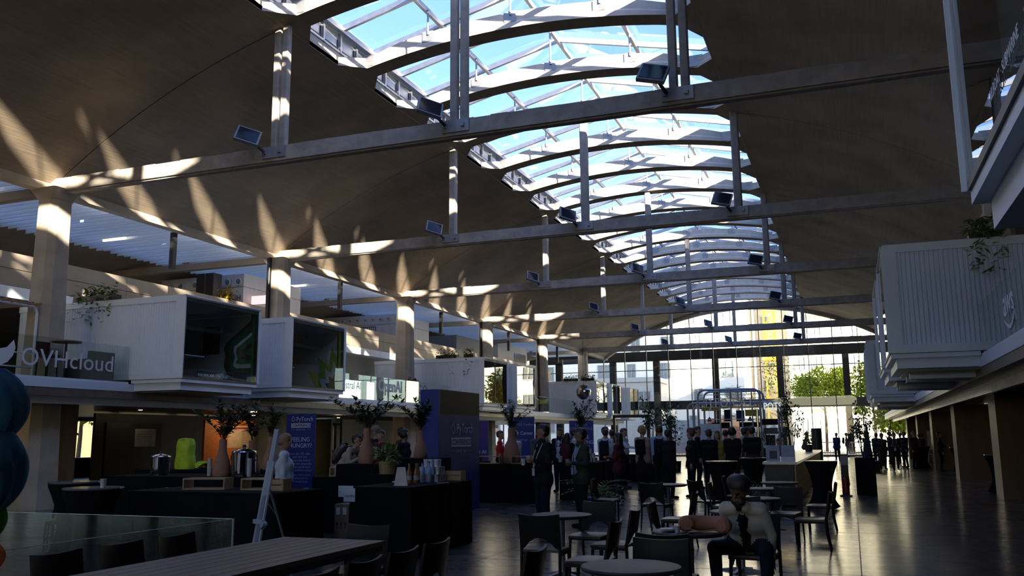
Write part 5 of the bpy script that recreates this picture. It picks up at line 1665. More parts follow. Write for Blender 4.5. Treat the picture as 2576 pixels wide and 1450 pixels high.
# ---------------------------------------------------------------- people: one continuous skin per figure, grown from a field of tapered limbs
def sdf_mesh(prims, res, k=0.022, pad=0.04):
    """prims: (a, b, ra, rb, material index, blend). Returns verts, quads, material per quad."""
    A = np.array([p[0] for p in prims], float); B = np.array([p[1] for p in prims], float)
    RA = np.array([p[2] for p in prims], float); RB = np.array([p[3] for p in prims], float)
    lo = np.minimum((A - RA[:, None]).min(0), (B - RB[:, None]).min(0)) - pad
    hi = np.maximum((A + RA[:, None]).max(0), (B + RB[:, None]).max(0)) + pad
    n = np.ceil((hi - lo) / res).astype(int) + 1
    ax = [lo[i] + res * np.arange(n[i]) for i in range(3)]
    D = np.full(tuple(n), 1e3, np.float32); best = np.full(tuple(n), 1e3, np.float32); M = np.zeros(tuple(n), np.int8)
    for (a, b, ra, rb, mi, kk) in prims:
        a, b = np.array(a, float), np.array(b, float)
        m_ = max(ra, rb) + 0.10
        i0 = np.maximum(((np.minimum(a, b) - m_ - lo) / res).astype(int), 0)
        i1 = np.minimum(((np.maximum(a, b) + m_ - lo) / res).astype(int) + 2, n)
        sl_ = tuple(slice(i0[j], i1[j]) for j in range(3))
        X, Y, Z = np.meshgrid(ax[0][sl_[0]], ax[1][sl_[1]], ax[2][sl_[2]], indexing='ij')
        d = b - a
        L2 = max(float(d @ d), 1e-9)
        t = np.clip(((X - a[0]) * d[0] + (Y - a[1]) * d[1] + (Z - a[2]) * d[2]) / L2, 0, 1)
        dist = np.sqrt((X - a[0] - t * d[0]) ** 2 + (Y - a[1] - t * d[1]) ** 2 + (Z - a[2] - t * d[2]) ** 2) - (ra + (rb - ra) * t)
        cur = D[sl_]
        kk = k if kk is None else kk
        h = np.clip(0.5 + 0.5 * (cur - dist) / kk, 0, 1)
        D[sl_] = cur * (1 - h) + dist * h - kk * h * (1 - h)
        bs = best[sl_]
        w = dist < bs
        bs[w] = dist[w]; best[sl_] = bs
        mm = M[sl_]; mm[w] = mi; M[sl_] = mm
    S = D < 0
    c = [S[i:n[0] - 1 + i, j:n[1] - 1 + j, l:n[2] - 1 + l] for i in (0, 1) for j in (0, 1) for l in (0, 1)]
    cnt = sum(x.astype(np.int8) for x in c)
    act = (cnt > 0) & (cnt < 8)
    idx = np.argwhere(act)
    vid = np.full(act.shape, -1, np.int32); vid[act] = np.arange(len(idx))
    pos = np.zeros((len(idx), 3)); ne = np.zeros(len(idx))
    off = [(i, j, l) for i in (0, 1) for j in (0, 1) for l in (0, 1)]
    for p in off:
        for a_ in range(3):
            if p[a_] == 0:
                q_ = list(p); q_[a_] = 1
                d0 = D[idx[:, 0] + p[0], idx[:, 1] + p[1], idx[:, 2] + p[2]]
                d1 = D[idx[:, 0] + q_[0], idx[:, 1] + q_[1], idx[:, 2] + q_[2]]
                w = (d0 < 0) != (d1 < 0)
                t = np.where(w, d0 / np.where(w, d0 - d1, 1), 0)
                pp = np.array(p, float)[None, :].repeat(len(idx), 0); pp[:, a_] += t
                pos[w] += pp[w]; ne[w] += 1
    V = lo + (idx + pos / ne[:, None]) * res
    near = idx + (pos / ne[:, None] > .5)
    mv = M[near[:, 0], near[:, 1], near[:, 2]]
    quads = []
    for a_ in range(3):
        u, v = (a_ + 1) % 3, (a_ + 2) % 3
        s0 = [slice(None)] * 3; s1 = [slice(None)] * 3
        s0[a_] = slice(0, -1); s1[a_] = slice(1, None)
        ch = S[tuple(s0)] != S[tuple(s1)]
        e = np.argwhere(ch)
        e = e[(e[:, u] > 0) & (e[:, v] > 0) & (e[:, u] < n[u] - 1) & (e[:, v] < n[v] - 1)]
        ins = S[e[:, 0], e[:, 1], e[:, 2]]
        q4 = []
        for du, dv in ((-1, -1), (0, -1), (0, 0), (-1, 0)):
            g = e.copy(); g[:, u] += du; g[:, v] += dv
            q4.append(vid[g[:, 0], g[:, 1], g[:, 2]])
        q4 = np.stack(q4, 1)
        q4[~ins] = q4[~ins][:, ::-1]
        quads.append(q4)
    Q = np.concatenate(quads)
    Q = Q[(Q >= 0).all(1)]
    return V, Q, mv[Q[:, 0]]

SKIN = [mat('skin_light', (.42, .24, .17), rough=.55, var=.06), mat('skin_tan', (.28, .15, .09), rough=.55, var=.06), mat('skin_deep', (.13, .065, .04), rough=.55, var=.06)]
HAIR = {'black': mat('hair_black', (.012, .010, .009), rough=.5), 'brown': mat('hair_brown', (.06, .035, .02), rough=.5), 'blond': mat('hair_blond', (.34, .22, .10), rough=.5),
        'grey': mat('hair_grey', (.16, .14, .13), rough=.6), 'bald': None}
def cloth(name, rgb):
    return mat('cloth_' + name, rgb, rough=.9, var=.18, scale=7, bump=.35, bscale=16, spec=.2)
BLK = cloth('black', (.012, .012, .014)); NAVY = cloth('navy', (.010, .014, .030)); WHT = cloth('white', (.55, .60, .68)); GREY = cloth('grey', (.12, .12, .13)); JEAN = cloth('jeans', (.014, .019, .032))
LBLUE = cloth('light_blue', (.32, .42, .58)); GREEN = cloth('dark_green', (.035, .045, .035)); RED = cloth('red', (.55, .02, .03)); BEIGE = cloth('beige', (.42, .34, .26)); MAROON = cloth('maroon', (.09, .02, .025))
GOLD = cloth('gold', (.35, .25, .06)); CREAM = cloth('cream', (.50, .46, .40)); PALE = cloth('pale_grey', (.42, .42, .42)); DKBR = cloth('dark_brown', (.05, .03, .02)); PINK = cloth('dusty_pink', (.40, .25, .22)); DKBLUE = cloth('deep_blue', (.02, .04, .12))
eye_m = mat('eye_dark', (.01, .008, .008), rough=.3)
mouth_m = mat('lip', (.26, .10, .08), rough=.5)
SHOE = cloth('shoe_dark', (.015, .014, .014)); SHOEW = cloth('shoe_white', (.55, .54, .52))

def person_prims(H=1.8, lean=0.0, la=((0.0, 0.0, -1.0), (0.05, 0.25, -1.0)), ra=((0.0, 0.0, -1.0), (0.05, 0.25, -1.0)), head=(0.0, 0.0), stride=0.0, seat=False,
                 jacket=True, short=False, hair='short', skirt=False, beard=False, collar=False, grip=(False, False), knees=None, hat=False, fem=False, fine=True, girth=1.0):
    """figure facing +Y at the origin. Materials: 0 skin 1 hair 2 top 3 trousers 4 shoes 5 eyes 6 lips 7 shirt"""
    s = H / 1.80
    P = []
    def cap(a, b, r0, r1, m_, kk=None):
        P.append((tuple(Vector(a) * s), tuple(Vector(b) * s), r0 * s, r1 * s, m_, kk))
    V_ = Vector
    hipz = 0.94 if not seat else 0.52
    tilt = Matrix.Rotation(-lean, 3, 'X')
    hip = V_((0, 0, hipz))
    def up(x, y, z):           # torso point given in upright coordinates relative to hip
        return hip + tilt @ V_((x, y, z - 0.94))
    # legs
    for sx in (-1, 1):
        h = V_((sx * .095, 0, hipz - .02))
        if seat:
            kn = V_((sx * .20, .44, .50)) if knees is None else V_(knees[(sx + 1) // 2])
            an = V_((kn.x * .95, kn.y - .02, .09))
        else:
            st = stride * sx
            kn = V_((sx * .10, .02 + st * .55, .50))
            an = V_((sx * .105, -.03 + st * .95 - max(0, -st) * .3, .09 + max(0, -st) * .25))
        cap(h, kn, .100 * girth, .070, 3); cap(kn, an, .070, .052, 3)
        cap(an + V_((0, -.025, -.045)), an + V_((sx * .03, .15, -.055)), .045, .038, 4, .01)
    if skirt:
        cap((0, 0, hipz), (0, 0, .55), .15, .20, 3, .05)
    # torso
    g = girth
    cap(up(-.07, -.01, .95), up(.07, -.01, .95), .125 * g, .125 * g, 3 if not jacket else 2, .04)
    if jacket and not seat:
        cap(up(-.08, 0, .88), up(.08, 0, .88), .135 * g, .135 * g, 2, .03)
    cap(up(-.075, .005, 1.10), up(.075, .005, 1.10), .122 * g, .122 * g, 2, .05)
    cap(up(-.095, 0, 1.27), up(.095, 0, 1.27), .125 * g, .125 * g, 2, .05)
    sw = .165 if not fem else .145
    cap(up(-sw, -.01, 1.445), up(sw, -.01, 1.445), .068, .068, 2, .05)
    if collar:
        cap(up(-.03, .02, 1.50), up(.03, .02, 1.50), .062, .062, 2, .02)
        cap(up(0, .095, 1.0), up(0, .085, 1.40), .055, .048, 7, .008)
    # head
    nk = up(0, -.01, 1.49)
    hy, hp = head
    Rm = tilt @ Matrix.Rotation(lean * .75, 3, 'X') @ Matrix.Rotation(hy, 3, 'Z') @ Matrix.Rotation(hp, 3, 'X')
    base = up(0, 0, 1.555)
    def hd(x, y, z):
        return base + Rm @ V_((x, y, z))
    cap(nk, hd(0, 0, .03), .056, .052, 0, .02)
    cap(hd(0, .028, .055), hd(0, .0, .145), .062, .086, 0, .03)
    cap(hd(0, -.025, .14), hd(0, .015, .15), .085, .082, 0, .03)
    cap(hd(0, .052, .028), hd(0, .058, .035), .030, .034, 0, .02)          # chin
    cap(hd(0, .092, .105), hd(0, .108, .078), .011, .015, 0, .008)        # nose
    for sx in (-1, 1):
        cap(hd(sx * .082, -.005, .075), hd(sx * .085, -.012, .105), .012, .018, 0, .006)   # ear
        if fine:
            cap(hd(sx * .030, .084, .108), hd(sx * .034, .083, .108), .0085, .0085, 5, .003)
    if fine:
        cap(hd(-.018, .089, .044), hd(.018, .089, .044), .0075, .0075, 6, .003)
    if hat:
        cap(hd(0, -.015, .165), hd(0, .0, .175), .102, .098, 1, .01); cap(hd(-.04, -.02, .19), hd(.04, -.02, .19), .085, .085, 1, .03)
    elif hair != 'bald':
        cap(hd(0, -.022, .165), hd(0, .022, .182), .094, .080, 1, .006)
        cap(hd(0, -.045, .12), hd(0, -.04, .16), .075, .085, 1, .01)
        if hair == 'long':
            cap(hd(-.05, -.05, .10), hd(-.06, -.055, -.07), .055, .045, 1, .02); cap(hd(.05, -.05, .10), hd(.06, -.055, -.07), .055, .045, 1, .02)
            cap(hd(0, -.07, .08), hd(0, -.075, -.10), .06, .05, 1, .02)
        if hair == 'bun':
            cap(hd(0, -.10, .17), hd(0, -.115, .175), .045, .04, 1, .008)
        if hair == 'curly':
            cap(hd(0, -.03, .19), hd(0, .01, .205), .105, .092, 1, .02); cap(hd(-.06, -.02, .14), hd(.06, -.02, .14), .07, .07, 1, .02)
    else:
        cap(hd(-.04, -.06, .09), hd(.04, -.06, .09), .056, .056, 1, .004)
    if beard:
        cap(hd(-.035, .05, .02), hd(.035, .05, .02), .042, .042, 1, .015); cap(hd(0, .07, .0), hd(0, .06, -.05), .035, .03, 1, .02)
    # arms
    ends = []
    for sx, (ud, fd), gp in ((-1, la, grip[0]), (1, ra, grip[1])):
        sh = up(sx * (sw + .022), -.01, 1.435)
        U = tilt @ V_((sx * abs(ud[0]) if ud[0] >= 0 else sx * ud[0], ud[1], ud[2])).normalized()
        F_ = tilt @ V_((sx * fd[0], fd[1], fd[2])).normalized()
        el = sh + U * .29
        wr = el + F_ * .25
        cap(sh, el, .062, .047, 2, .03)
        if short:
            cap(sh.lerp(el, .55), el, .044, .040, 0, .012)
        cap(el, wr, .045 if not short else .041, .034 if not short else .029, 2 if not short else 0, .015)
        # hand: palm, four fingers, thumb
        side = F_.cross(V_((0, 0, 1)))
        side = side.normalized() if side.length > .2 else V_((0, 1, 0))
        side = side * (-sx)              # towards the thumb side when the forearm is level
        nrm = F_.cross(side).normalized()
        pm = wr + F_ * .055
        cap(wr, wr + F_ * .085, .028, .030, 0, .012)
        cap(wr + F_ * .06 + nrm * .020, wr + F_ * .06 - nrm * .020, .020, .020, 0, .01)
        inn = side if gp else (side * .3)
        for i in range(4):
            o = nrm * (.033 - i * .022)
            ln = (.070, .080, .074, .058)[i]
            a0 = wr + F_ * .088 + o
            if gp:
                a1 = a0 + (F_ * .75 + inn * .45).normalized() * ln * .5
                a2 = a1 + (inn * 1.0 - F_ * .25).normalized() * ln * .55
            else:
                a1 = a0 + (F_ + inn * .25).normalized() * ln * .5
                a2 = a1 + (F_ + inn * .9).normalized() * ln * .5
            cap(a0, a1, .0105, .0098, 0, .004); cap(a1, a2, .0098, .0085, 0, .004)
        t0 = wr + F_ * .03 + nrm * .028 + inn * .01
        t1 = t0 + (F_ * .7 + nrm * .45 + inn * .6).normalized() * .045
        t2 = t1 + (F_ * .7 + inn * .8).normalized() * .034
        cap(t0, t1, .0135, .0115, 0, .006); cap(t1, t2, .0115, .0095, 0, .004)
        ends.append((s * (wr + F_ * .085 + inn * .045), s * F_, s * V_(sh)))
    return P, dict(hands=ends, chest=s * up(0, .135, 1.25), neck=s * up(0, .03, 1.50), back=s * up(0, -.15, 1.25), belly=s * up(0, .15, 1.0), scale=s, tilt=tilt)

def person(label, x, y, rz, H=1.8, skin=0, hairc='black', top=BLK, bottom=BLK, shoe=SHOE, shirt=WHT, res=.017, lanyard=False, group='people in the hall', z=0.0, **kw):
    kw.setdefault('fine', res < .0165)
    P, info = person_prims(H, **kw)
    Vv, Q, mi = sdf_mesh(P, res)
    me = bpy.data.meshes.new('person')
    me.from_pydata(Vv.tolist(), [], Q.tolist())
    for m_ in (SKIN[skin], HAIR.get(hairc) or HAIR['grey'], top, bottom, shoe, eye_m, mouth_m, shirt):
        me.materials.append(m_)
    me.polygons.foreach_set('material_index', mi.astype(np.int32))
    me.polygons.foreach_set('use_smooth', [True] * len(me.polygons))
    me.update()
    o = bpy.data.objects.new('person', me)
    COL.objects.link(o)
    zmin = float(Vv[:, 2].min())
    o.location = (x, y, z - zmin); o.rotation_euler = (0, 0, rz)
    tag(o, label, 'person', group)
    if lanyard:
        nk, ch, be = info['neck'], info['chest'], info['belly']
        s = info['scale']
        b = MB()
        for sx in (-1, 1):
            b.tube([nk + Vector((sx * .07 * s, -.08 * s, .0)), nk + Vector((sx * .085 * s, .02 * s, -.01)), ch + Vector((sx * .065 * s, .012, .03)), be + Vector((sx * .01, .03, .10))], .0075, 5)
        b.build('lanyard', mat('lanyard_white', (.6, .6, .62), rough=.6), o)
        MB().box(-.045, .045, -.004, .004, -.07, .06).build('badge', mat('badge_white', (.5, .52, .6), rough=.5), o, loc=be + Vector((0, .035, .03)))
    return o, info

def hand_world(o, info, i):
    p = Vector(info['hands'][i][0])
    return Matrix.Translation(o.location) @ Matrix.Rotation(o.rotation_euler.z, 4, 'Z') @ p

def backpack(label, o, info, mt, s=1.0, lean=0.0):
    p = Matrix.Rotation(o.rotation_euler.z, 3, 'Z') @ Vector(info['back'])
    t = thing('backpack', label, 'backpack', Vector(o.location) + p, o.rotation_euler.z)
    T = info['tilt']
    def sup(u, v):
        a = 2 * PI * u; w = (v - .5) * 2
        e = (1 - abs(w) ** 5) ** .2 if abs(w) < 1 else 0
        cx_ = math.copysign(abs(math.cos(a)) ** .6, math.cos(a)) * .15 * s * (.55 + .45 * e); cy_ = math.copysign(abs(math.sin(a)) ** .6, math.sin(a)) * .085 * s * (.55 + .45 * e)
        return tuple(T @ Vector((cx_, cy_ - .07 * s, w * .24 * s - .02)))
    MB().grid(sup, 20, 12).build('body', mt, t, smooth=True)
    b = MB().cbox(T @ Vector((0, -.165 * s, -.09 * s)), (.22 * s, .05 * s, .2 * s), T)
    b.build('pocket', mt, t)
    for sx in (-1, 1):
        MB().tube([T @ Vector((sx * .08, -.02, .20 * s)), T @ Vector((sx * .11, .08, .245 * s)), T @ Vector((sx * .12, .23, .16 * s)), T @ Vector((sx * .13, .27, -.02 * s)), T @ Vector((sx * .15, .15, -.14 * s)), T @ Vector((sx * .12, .02, -.20 * s))], .016, 6).build('strap', mt, t)
    return t
def held_cup(label, o, info, i):
    p = hand_world(o, info, i)
    return one_cup(label, p.x, p.y, p.z - .05, 1.15)

DOWN = ((.10, .02, -1.0), (.04, .22, -1.0))
HOLD = ((.12, .05, -1.0), (-.25, 1.0, .10))
HOLD2 = ((.22, .15, -1.0), (-.15, 1.0, .25))
TALK = ((.15, .2, -1.0), (-.35, .8, .55))
REACH = ((.2, .8, -.7), (-.05, 1.0, -.1))
CROSS = ((.12, .2, -1.0), (-.9, .55, .15))
CHIN = ((.10, .55, -.9), (-.35, .45, 1.0))
E_ = -PI / 2; W_ = PI / 2; N_ = 0.0; S_ = PI     # facing +X, -X, +Y, -Y

o, i_ = person('man in a black jacket with lanyard holding a paper cup in each hand', -5.15, 15.0, S_ - .75, 1.91, 1, 'black', BLK, NAVY, res=.0135, lanyard=True, la=HOLD2, ra=HOLD, head=(-.35, 0), grip=(True, True), collar=True, shirt=BLK)
held_cup('paper cup in the left hand of the man in black', o, i_, 0); held_cup('paper cup in the right hand of the man in black', o, i_, 1)
o, i_ = person('man in a dark green jacket with lanyard holding a cup in each hand', -4.83, 16.3, S_ - .85, 1.85, 1, 'black', GREEN, BLK, res=.0135, lanyard=True, la=HOLD, ra=HOLD2, head=(-.4, 0), grip=(True, True), collar=True, shirt=LBLUE)
held_cup('paper cup in the left hand of the man in the green jacket', o, i_, 0); held_cup('paper cup in the right hand of the man in the green jacket', o, i_, 1)
person('bald man in a white shirt seen from behind, right of the easel', -8.47, 12.0, E_ + .55, 1.80, 1, 'bald', WHT, BLK, res=.0135, la=DOWN, ra=DOWN, head=(-.6, 0), jacket=False, hair='bald', girth=1.15)
o, i_ = person('young man in beige leaning forward with a hand at his mouth', -10.9, 17.6, E_ + .1, 1.9, 0, 'black', BEIGE, PALE, res=.0145, lean=.62, la=REACH, ra=CHIN, head=(0, .1))
backpack('black shiny backpack on the leaning young man', o, i_, mat('shiny_black_nylon', (.03, .03, .025), rough=.25))
o, i_ = person('man in a white shirt seen from behind left of the branch vase', -11.18, 19, N_ + .2, 1.83, 0, 'brown', WHT, JEAN)
backpack('navy backpack worn by the man beside the branch vase', o, i_, NAVY)
person('man in a grey cap standing in the dark group', -11.94, 21, N_ - .3, 2.0, 0, 'grey', NAVY, BLK, hat=True)
person('man with glasses in a maroon jacket facing the viewer in the dark group', -11.4, 20.3, S_ - .2, 1.9, 0, 'brown', MAROON, BLK, la=CROSS, ra=CROSS)
person('person with dark hair turned right in the dark group', -11.68, 22.0, E_, 1.95, 1, 'black', DKBR, BLK, hair='curly')
o, i_ = person('person with dark curly hair at the right of the dark group', -10.56, 20, N_ - .5, 1.89, 1, 'black', NAVY, BLK, hair='curly', fem=True)
backpack('black backpack at the right of the dark group', o, i_, BLK)
person('man facing the group beside the blue standing wall', -11.2, 23.0, S_ + .6, 1.9, 0, 'brown', GREY, BLK, la=TALK)
person('man in a red shirt with lanyard left of the grey backpack', -10.34, 26, E_ + .3, 1.89, 0, 'brown', RED, BLK, short=True, jacket=False, lanyard=True, la=TALK)
o, i_ = person('man in a white shirt and white trousers seen from behind near the blue banner', -8.96, 23.6, N_ - .2, 1.89, 0, 'brown', WHT, PALE, jacket=False)
backpack('grey backpack on the man near the blue banner', o, i_, GREY)
person('man in a dark coat behind the man in black with cups', -8.2, 23.6, N_ + .3, 1.96, 0, 'brown', GREY, BLK)
person('smiling man in a dark suit facing the viewer between the two cup holders', -8.54, 26.5, S_, 1.96, 0, 'brown', NAVY, NAVY, collar=True, lanyard=True)
o, i_ = person('short person with a maroon bag between the two cup holders', -8.0, 25.6, N_, 1.80, 1, 'black', BLK, BLK, hair='long', fem=True)
backpack('maroon backpack between the two cup holders', o, i_, MAROON)
person('man in a white shirt left of the man in the green jacket', -8.5, 28.0, E_ + .4, 1.94, 0, 'black', WHT, BLK, jacket=False)
person('woman in dark clothes and white shoes facing left beside the far cups', -5.53, 22, W_ - .2, 1.78, 1, 'black', MAROON, JEAN, SHOEW, hair='long', fem=True, la=HOLD, ra=HOLD)
o, i_ = person('man in white sleeves seen from behind at the far cup counter', -7.3, 27.4, N_, 1.93, 0, 'brown', WHT, BLK, jacket=False)
backpack('navy backpack at the far cup counter', o, i_, NAVY)
person('tall man with light shirt behind the navy backpack', -7.73, 29, E_, 2.0, 1, 'black', WHT, BLK, jacket=False, la=TALK)
person('man in a white shirt reaching across the far counter', -7.0, 28.6, E_ - .2, 1.95, 0, 'brown', WHT, BLK, jacket=False, ra=REACH)
person('man with dark jacket at the left of the far counter', -8.0, 30.9, N_ + .4, 1.92, 0, 'brown', NAVY, BLK)
o, i_ = person('blond woman with a dark dress seen from behind', -6.03, 27, N_ - .1, 1.98, 0, 'blond', PINK, BLK, hair='curly', skirt=True, fem=True)
backpack('black backpack on the blond woman', o, i_, BLK)
o, i_ = person('man in a light blue shirt seen from behind', -5.29, 26, N_ + .1, 2.0, 0, 'brown', LBLUE, BLK, jacket=False)
backpack('navy backpack on the man in light blue', o, i_, NAVY)
person('man in a dark suit with lanyard before the light blue shirt', -4.73, 24.5, N_ - .7, 1.87, 2, 'black', BLK, BLK)
person('man with glasses behind the light blue shirt', -6.3, 31, S_, 1.95, 0, 'brown', GREY, BLK)
person('woman in black with curly hair holding her bag at her side', -4.21, 25, W_ + .5, 1.87, 0, 'brown', BLK, BLK, hair='curly', fem=True)
person('man with a dark shirt in profile before the white poster', -4.66, 29, E_ + .1, 1.98, 0, 'black', NAVY, BLK, jacket=False, la=TALK)
person('man in a black hooded top seen from behind with lanyard', -3.91, 26.4, N_ - .1, 1.88, 0, 'brown', BLK, BLK)
person('woman in a gold top among the crowd', -4.1, 29.5, S_ + .3, 1.84, 0, 'brown', GOLD, BLK, hair='long', fem=True)
person('person in a pale checked shirt among the crowd', -4.06, 31.2, N_, 1.88, 0, 'black', PALE, BLK, jacket=False)
person('man in a black tee with a wide back, left one of two', -3.30, 26.8, N_ + .15, 1.90, 0, 'black', BLK, BLK, short=True, jacket=False, hair='curly', girth=1.1)
person('person with curly dark hair behind the wide black tee', -3.3, 30.3, E_, 1.91, 1, 'black', DKBR, BLK, hair='curly')
person('man in a pale shirt seen from behind near the kiosk', -3.4, 31.9, N_, 1.98, 0, 'black', PALE, BLK, jacket=False)
person('man in a black tee at the right end of the crowd', -2.79, 27.4, N_ + .3, 1.95, 0, 'black', BLK, DKBR, short=True, jacket=False)
person('person leaning on the rail beyond the green shrub', -2.81, 58, E_, 1.88, 0, 'brown', GREY, BLK, lean=.3, res=.022, la=REACH, ra=REACH)
person('person in a blue top standing by the far doorway', -.95, 62, S_ - .3, 1.79, 0, 'brown', DKBLUE, NAVY, res=.022, girth=1.2)
o, i_ = person('person with a brown backpack beyond the far doorway', -.39, 71.8, E_, 1.80, 0, 'brown', GREY, PALE, res=.022)
backpack('brown backpack on the person beyond the far doorway', o, i_, DKBR)
rl = [(1.18, 50, 1.76, NAVY, 'first'), (1.5, 52.5, 1.74, BLK, 'second'), (1.35, 47, 1.72, JEAN, 'third'), (1.96, 54, 1.82, BLK, 'fourth'), (2.6, 56, 1.75, GREY, 'fifth'), (2.5, 50, 1.80, BLK, 'sixth'), (2.85, 48.0, 1.82, MAROON, 'seventh'), (3.3, 51.0, 1.70, DKBR, 'eighth'), (3.5, 52.5, 1.72, BLK, 'ninth')]
for j, (x, y, H, c, nn) in enumerate(rl):
    person('dark figure in the far right crowd, %s from the left' % nn, x, y, (j * 1.7) % 6.28, H, j % 2, 'brown', c, BLK, res=.022, group='crowd at the far right')
person('person walking towards the viewer with lanyard on the right', 1.81, 44.5, S_, 1.76, 0, 'brown', BLK, BLK, SHOEW, res=.0165, lanyard=True, stride=.22, la=HOLD, ra=HOLD)
person('person standing behind the right high tables', 3.75, 45.1, E_, 1.76, 0, 'brown', BLK, BLK, res=.022, la=HOLD)
person('person behind the long reception counter', -2.5, 33.5, S_, 1.55, 0, 'black', BLK, BLK, res=.02)
# the seated man beside the pillow table
person('bearded man in a pale jacket seated and bending forward at the pillow table', -1.08, 10.05, S_ - .12, 1.86, 2, 'black', CREAM, JEAN, res=.0115, seat=True, lean=.72, la=((.22, .28, -1.0), (-.10, .42, -1.0)), ra=((.14, .10, -1.0), (-.05, .36, -1.0)),
       head=(-.25, -.15), beard=True, hat=True, collar=True, shirt=BLK, knees=((-.24, .46, .52), (.28, .44, .52)))
place_chair(-1.06, 10.02, PI - .12, 'black chair under the seated bearded man')
# ---------------------------------------------------------------- banners and standing signs
ban_b = mat('banner_navy', (0.012, 0.028, 0.21), rough=.6, var=.08)
ban_d = mat('banner_dark', (0.006, 0.014, 0.10), rough=.6)
txt_w = mat('banner_white', (0.62, 0.66, 0.80), rough=.6, var=.02)
txt_l = mat('banner_pale', (0.30, 0.34, 0.56), rough=.6, var=.02)
def flame(par, loc, M, s, name='logo_flame'):
    """open drop shaped ring with a dot"""
    b = MB()
    pts = []
    for i in range(22):
        a = math.radians(62) + math.radians(316) * i / 21 + PI / 2 - math.radians(40)
        pts.append((.5 * math.cos(a), .5 * math.sin(a)))
    ring = [Vector((p[0], p[1], 0)) for p in pts]
    ring = [Vector((-.02, .98, 0)), Vector((-.20, .66, 0))] + [Vector((.5 * math.cos(a), .5 * math.sin(a), 0)) for a in [math.radians(125 + 290 * i / 20) for i in range(21)]]
    for p, q_ in zip(ring, ring[1:]):
        b.bar(M @ (p * s), M @ (q_ * s), .11 * s, .004, up=tuple(M @ Vector((0, 0, 1))))
    o = b.build(name, txt_w, par, loc=loc)
    c = MB(); c.prism([(.09 * s * math.cos(k * PI / 5) + .16 * s, .09 * s * math.sin(k * PI / 5) + .60 * s) for k in range(10)], 'z', -.002, .002)
    c.v = [tuple(M @ Vector(p)) for p in c.v]
    c.build('logo_dot', txt_w, par, loc=loc)
    return o
def conf_block(par, M, org, w, big=1.0):
    """logo, name, boxed word and a line; org is the centre of the block"""
    org = Vector(org)
    X, Y = M @ Vector((1, 0, 0)), M @ Vector((0, 1, 0))
    N = M @ Vector((0, 0, 1)) * .004
    flame(par, org - X * w * .40 + Y * w * .20 + N, M, w * .155)
    text_mesh('lettering', 'PyTorch', w * .27, txt_w, par, org - X * w * .24 + Y * w * .13 + N, M, .001, align='LEFT', sx=.94)
    b = MB().box(-w * .5, w * .5, -w * .155, w * .035, -.001, .001)
    b.v = [tuple(M @ Vector(p)) for p in b.v]
    b.build('word_box', txt_w, par, loc=org + N)
    text_mesh('lettering', 'CONFERENCE', w * .162, ban_d, par, org - Y * w * .115 + N * 1.6, M, .001, align='CENTER', sx=.93, bold=w * .004)
    text_mesh('lettering', 'EUROPE 2026', w * .085, txt_l, par, org - Y * w * .27 + N, M, .001)
    for s in (-1, 1):
        b = MB().box(-w * .11, w * .11, -.004, .004, -.001, .001)
        b.v = [tuple(M @ Vector(p)) for p in b.v]
        b.build('rule', txt_l, par, loc=org - Y * w * .24 + X * s * w * .40 + N)

pw = thing('standing_wall', 'tall blue standing wall with conference logo and dark upper panel', 'sign', (-8.5, 17.7, 0))
MB().box(-.45, -.05, 0, 2.3, 0, 2.76).build('panel', ban_b, pw)
MB().box(-.05, 0, .08, 2.3, 2.22, 2.76).build('upper_screen', mat('screen_off', (.012, .010, .010), rough=.6, spec=.2), pw)
MB().box(-.05, 0, 0, .08, 0, 2.76).build('edge_strip', ban_b, pw)
MB().box(-.05, -.002, .08, 2.3, 0, 2.22).build('front_skin', ban_b, pw)
MB().box(-.6, .35, 2.0, 2.08, 0, .015).build('foot', steel_md, pw); MB().box(-.6, .35, .2, .28, 0, .015).build('foot', steel_md, pw)
conf_block(pw, axes((0, 1, 0), (0, 0, 1)), (.0, 1.22, 1.66), 1.12)

def rollup(label, x0, x1, y, h, build=None, mt=None):
    t = thing('banner_stand', label, 'banner', ((x0 + x1) / 2, y, 0), group='roll-up banners')
    w = (x1 - x0) / 2
    MB().box(-w, w, -.01, .01, .06, h).build('sheet', mt or ban_b, t)
    MB().box(-w - .02, w + .02, -.1, .1, 0, .07).build('base', steel_md, t)
    MB().bar((0, .05, .05), (0, .03, h), .02).build('pole', steel_md, t)
    MB().box(-w, w, -.015, .015, h, h + .02).build('top_rail', steel_md, t)
    return t
FM = axes((1, 0, 0), (0, 0, 1))
hb = rollup('blue roll-up banner asking about hunger, behind the bald man', -15.5, -14.5, 22.0, 2.42)
conf_block(hb, FM, (0, -.012, 2.12), .66)
text_mesh('lettering', 'FEELING\nHUNGRY?', .175, txt_w, hb, (0, -.015, 1.62), FM, .001)
text_mesh('lettering', 'Scan the QR code\nand click the\nappropriate link to\nlearn more about the\nvarious snacks and\nmeals available today!', .094, txt_l, hb, (0, -.015, 1.24), FM, .001)
text_mesh('lettering', 'Dietary restrictions\nare indicated for\neach listed item.', .094, txt_l, hb, (0, -.015, .64), FM, .001)
MB().box(.14, .34, -.014, -.012, .10, .30).build('white_patch', txt_w, hb)
for (x, z, w_, h_, r_) in ((-.05, 2.30, .12, .22, .5), (.18, 2.0, .10, .14, 0)):
    MB().cbox((x, -.011, z), (w_, .002, h_), Matrix.Rotation(r_, 3, 'Y')).build('dark_shape', ban_d, hb)
cb = rollup('blue roll-up banner about careers behind the grey backpack', -11.6, -10.6, 30.0, 2.40)
text_mesh('lettering', 'CAREERS Toolbox', .12, txt_l, cb, (.02, -.015, 2.10), FM, .001)
text_mesh('lettering', 'Your Career', .17, txt_w, cb, (.0, -.015, 1.78), FM, .001)
text_mesh('lettering', 'Roadmap', .12, txt_l, cb, (.0, -.015, 1.56), FM, .001)
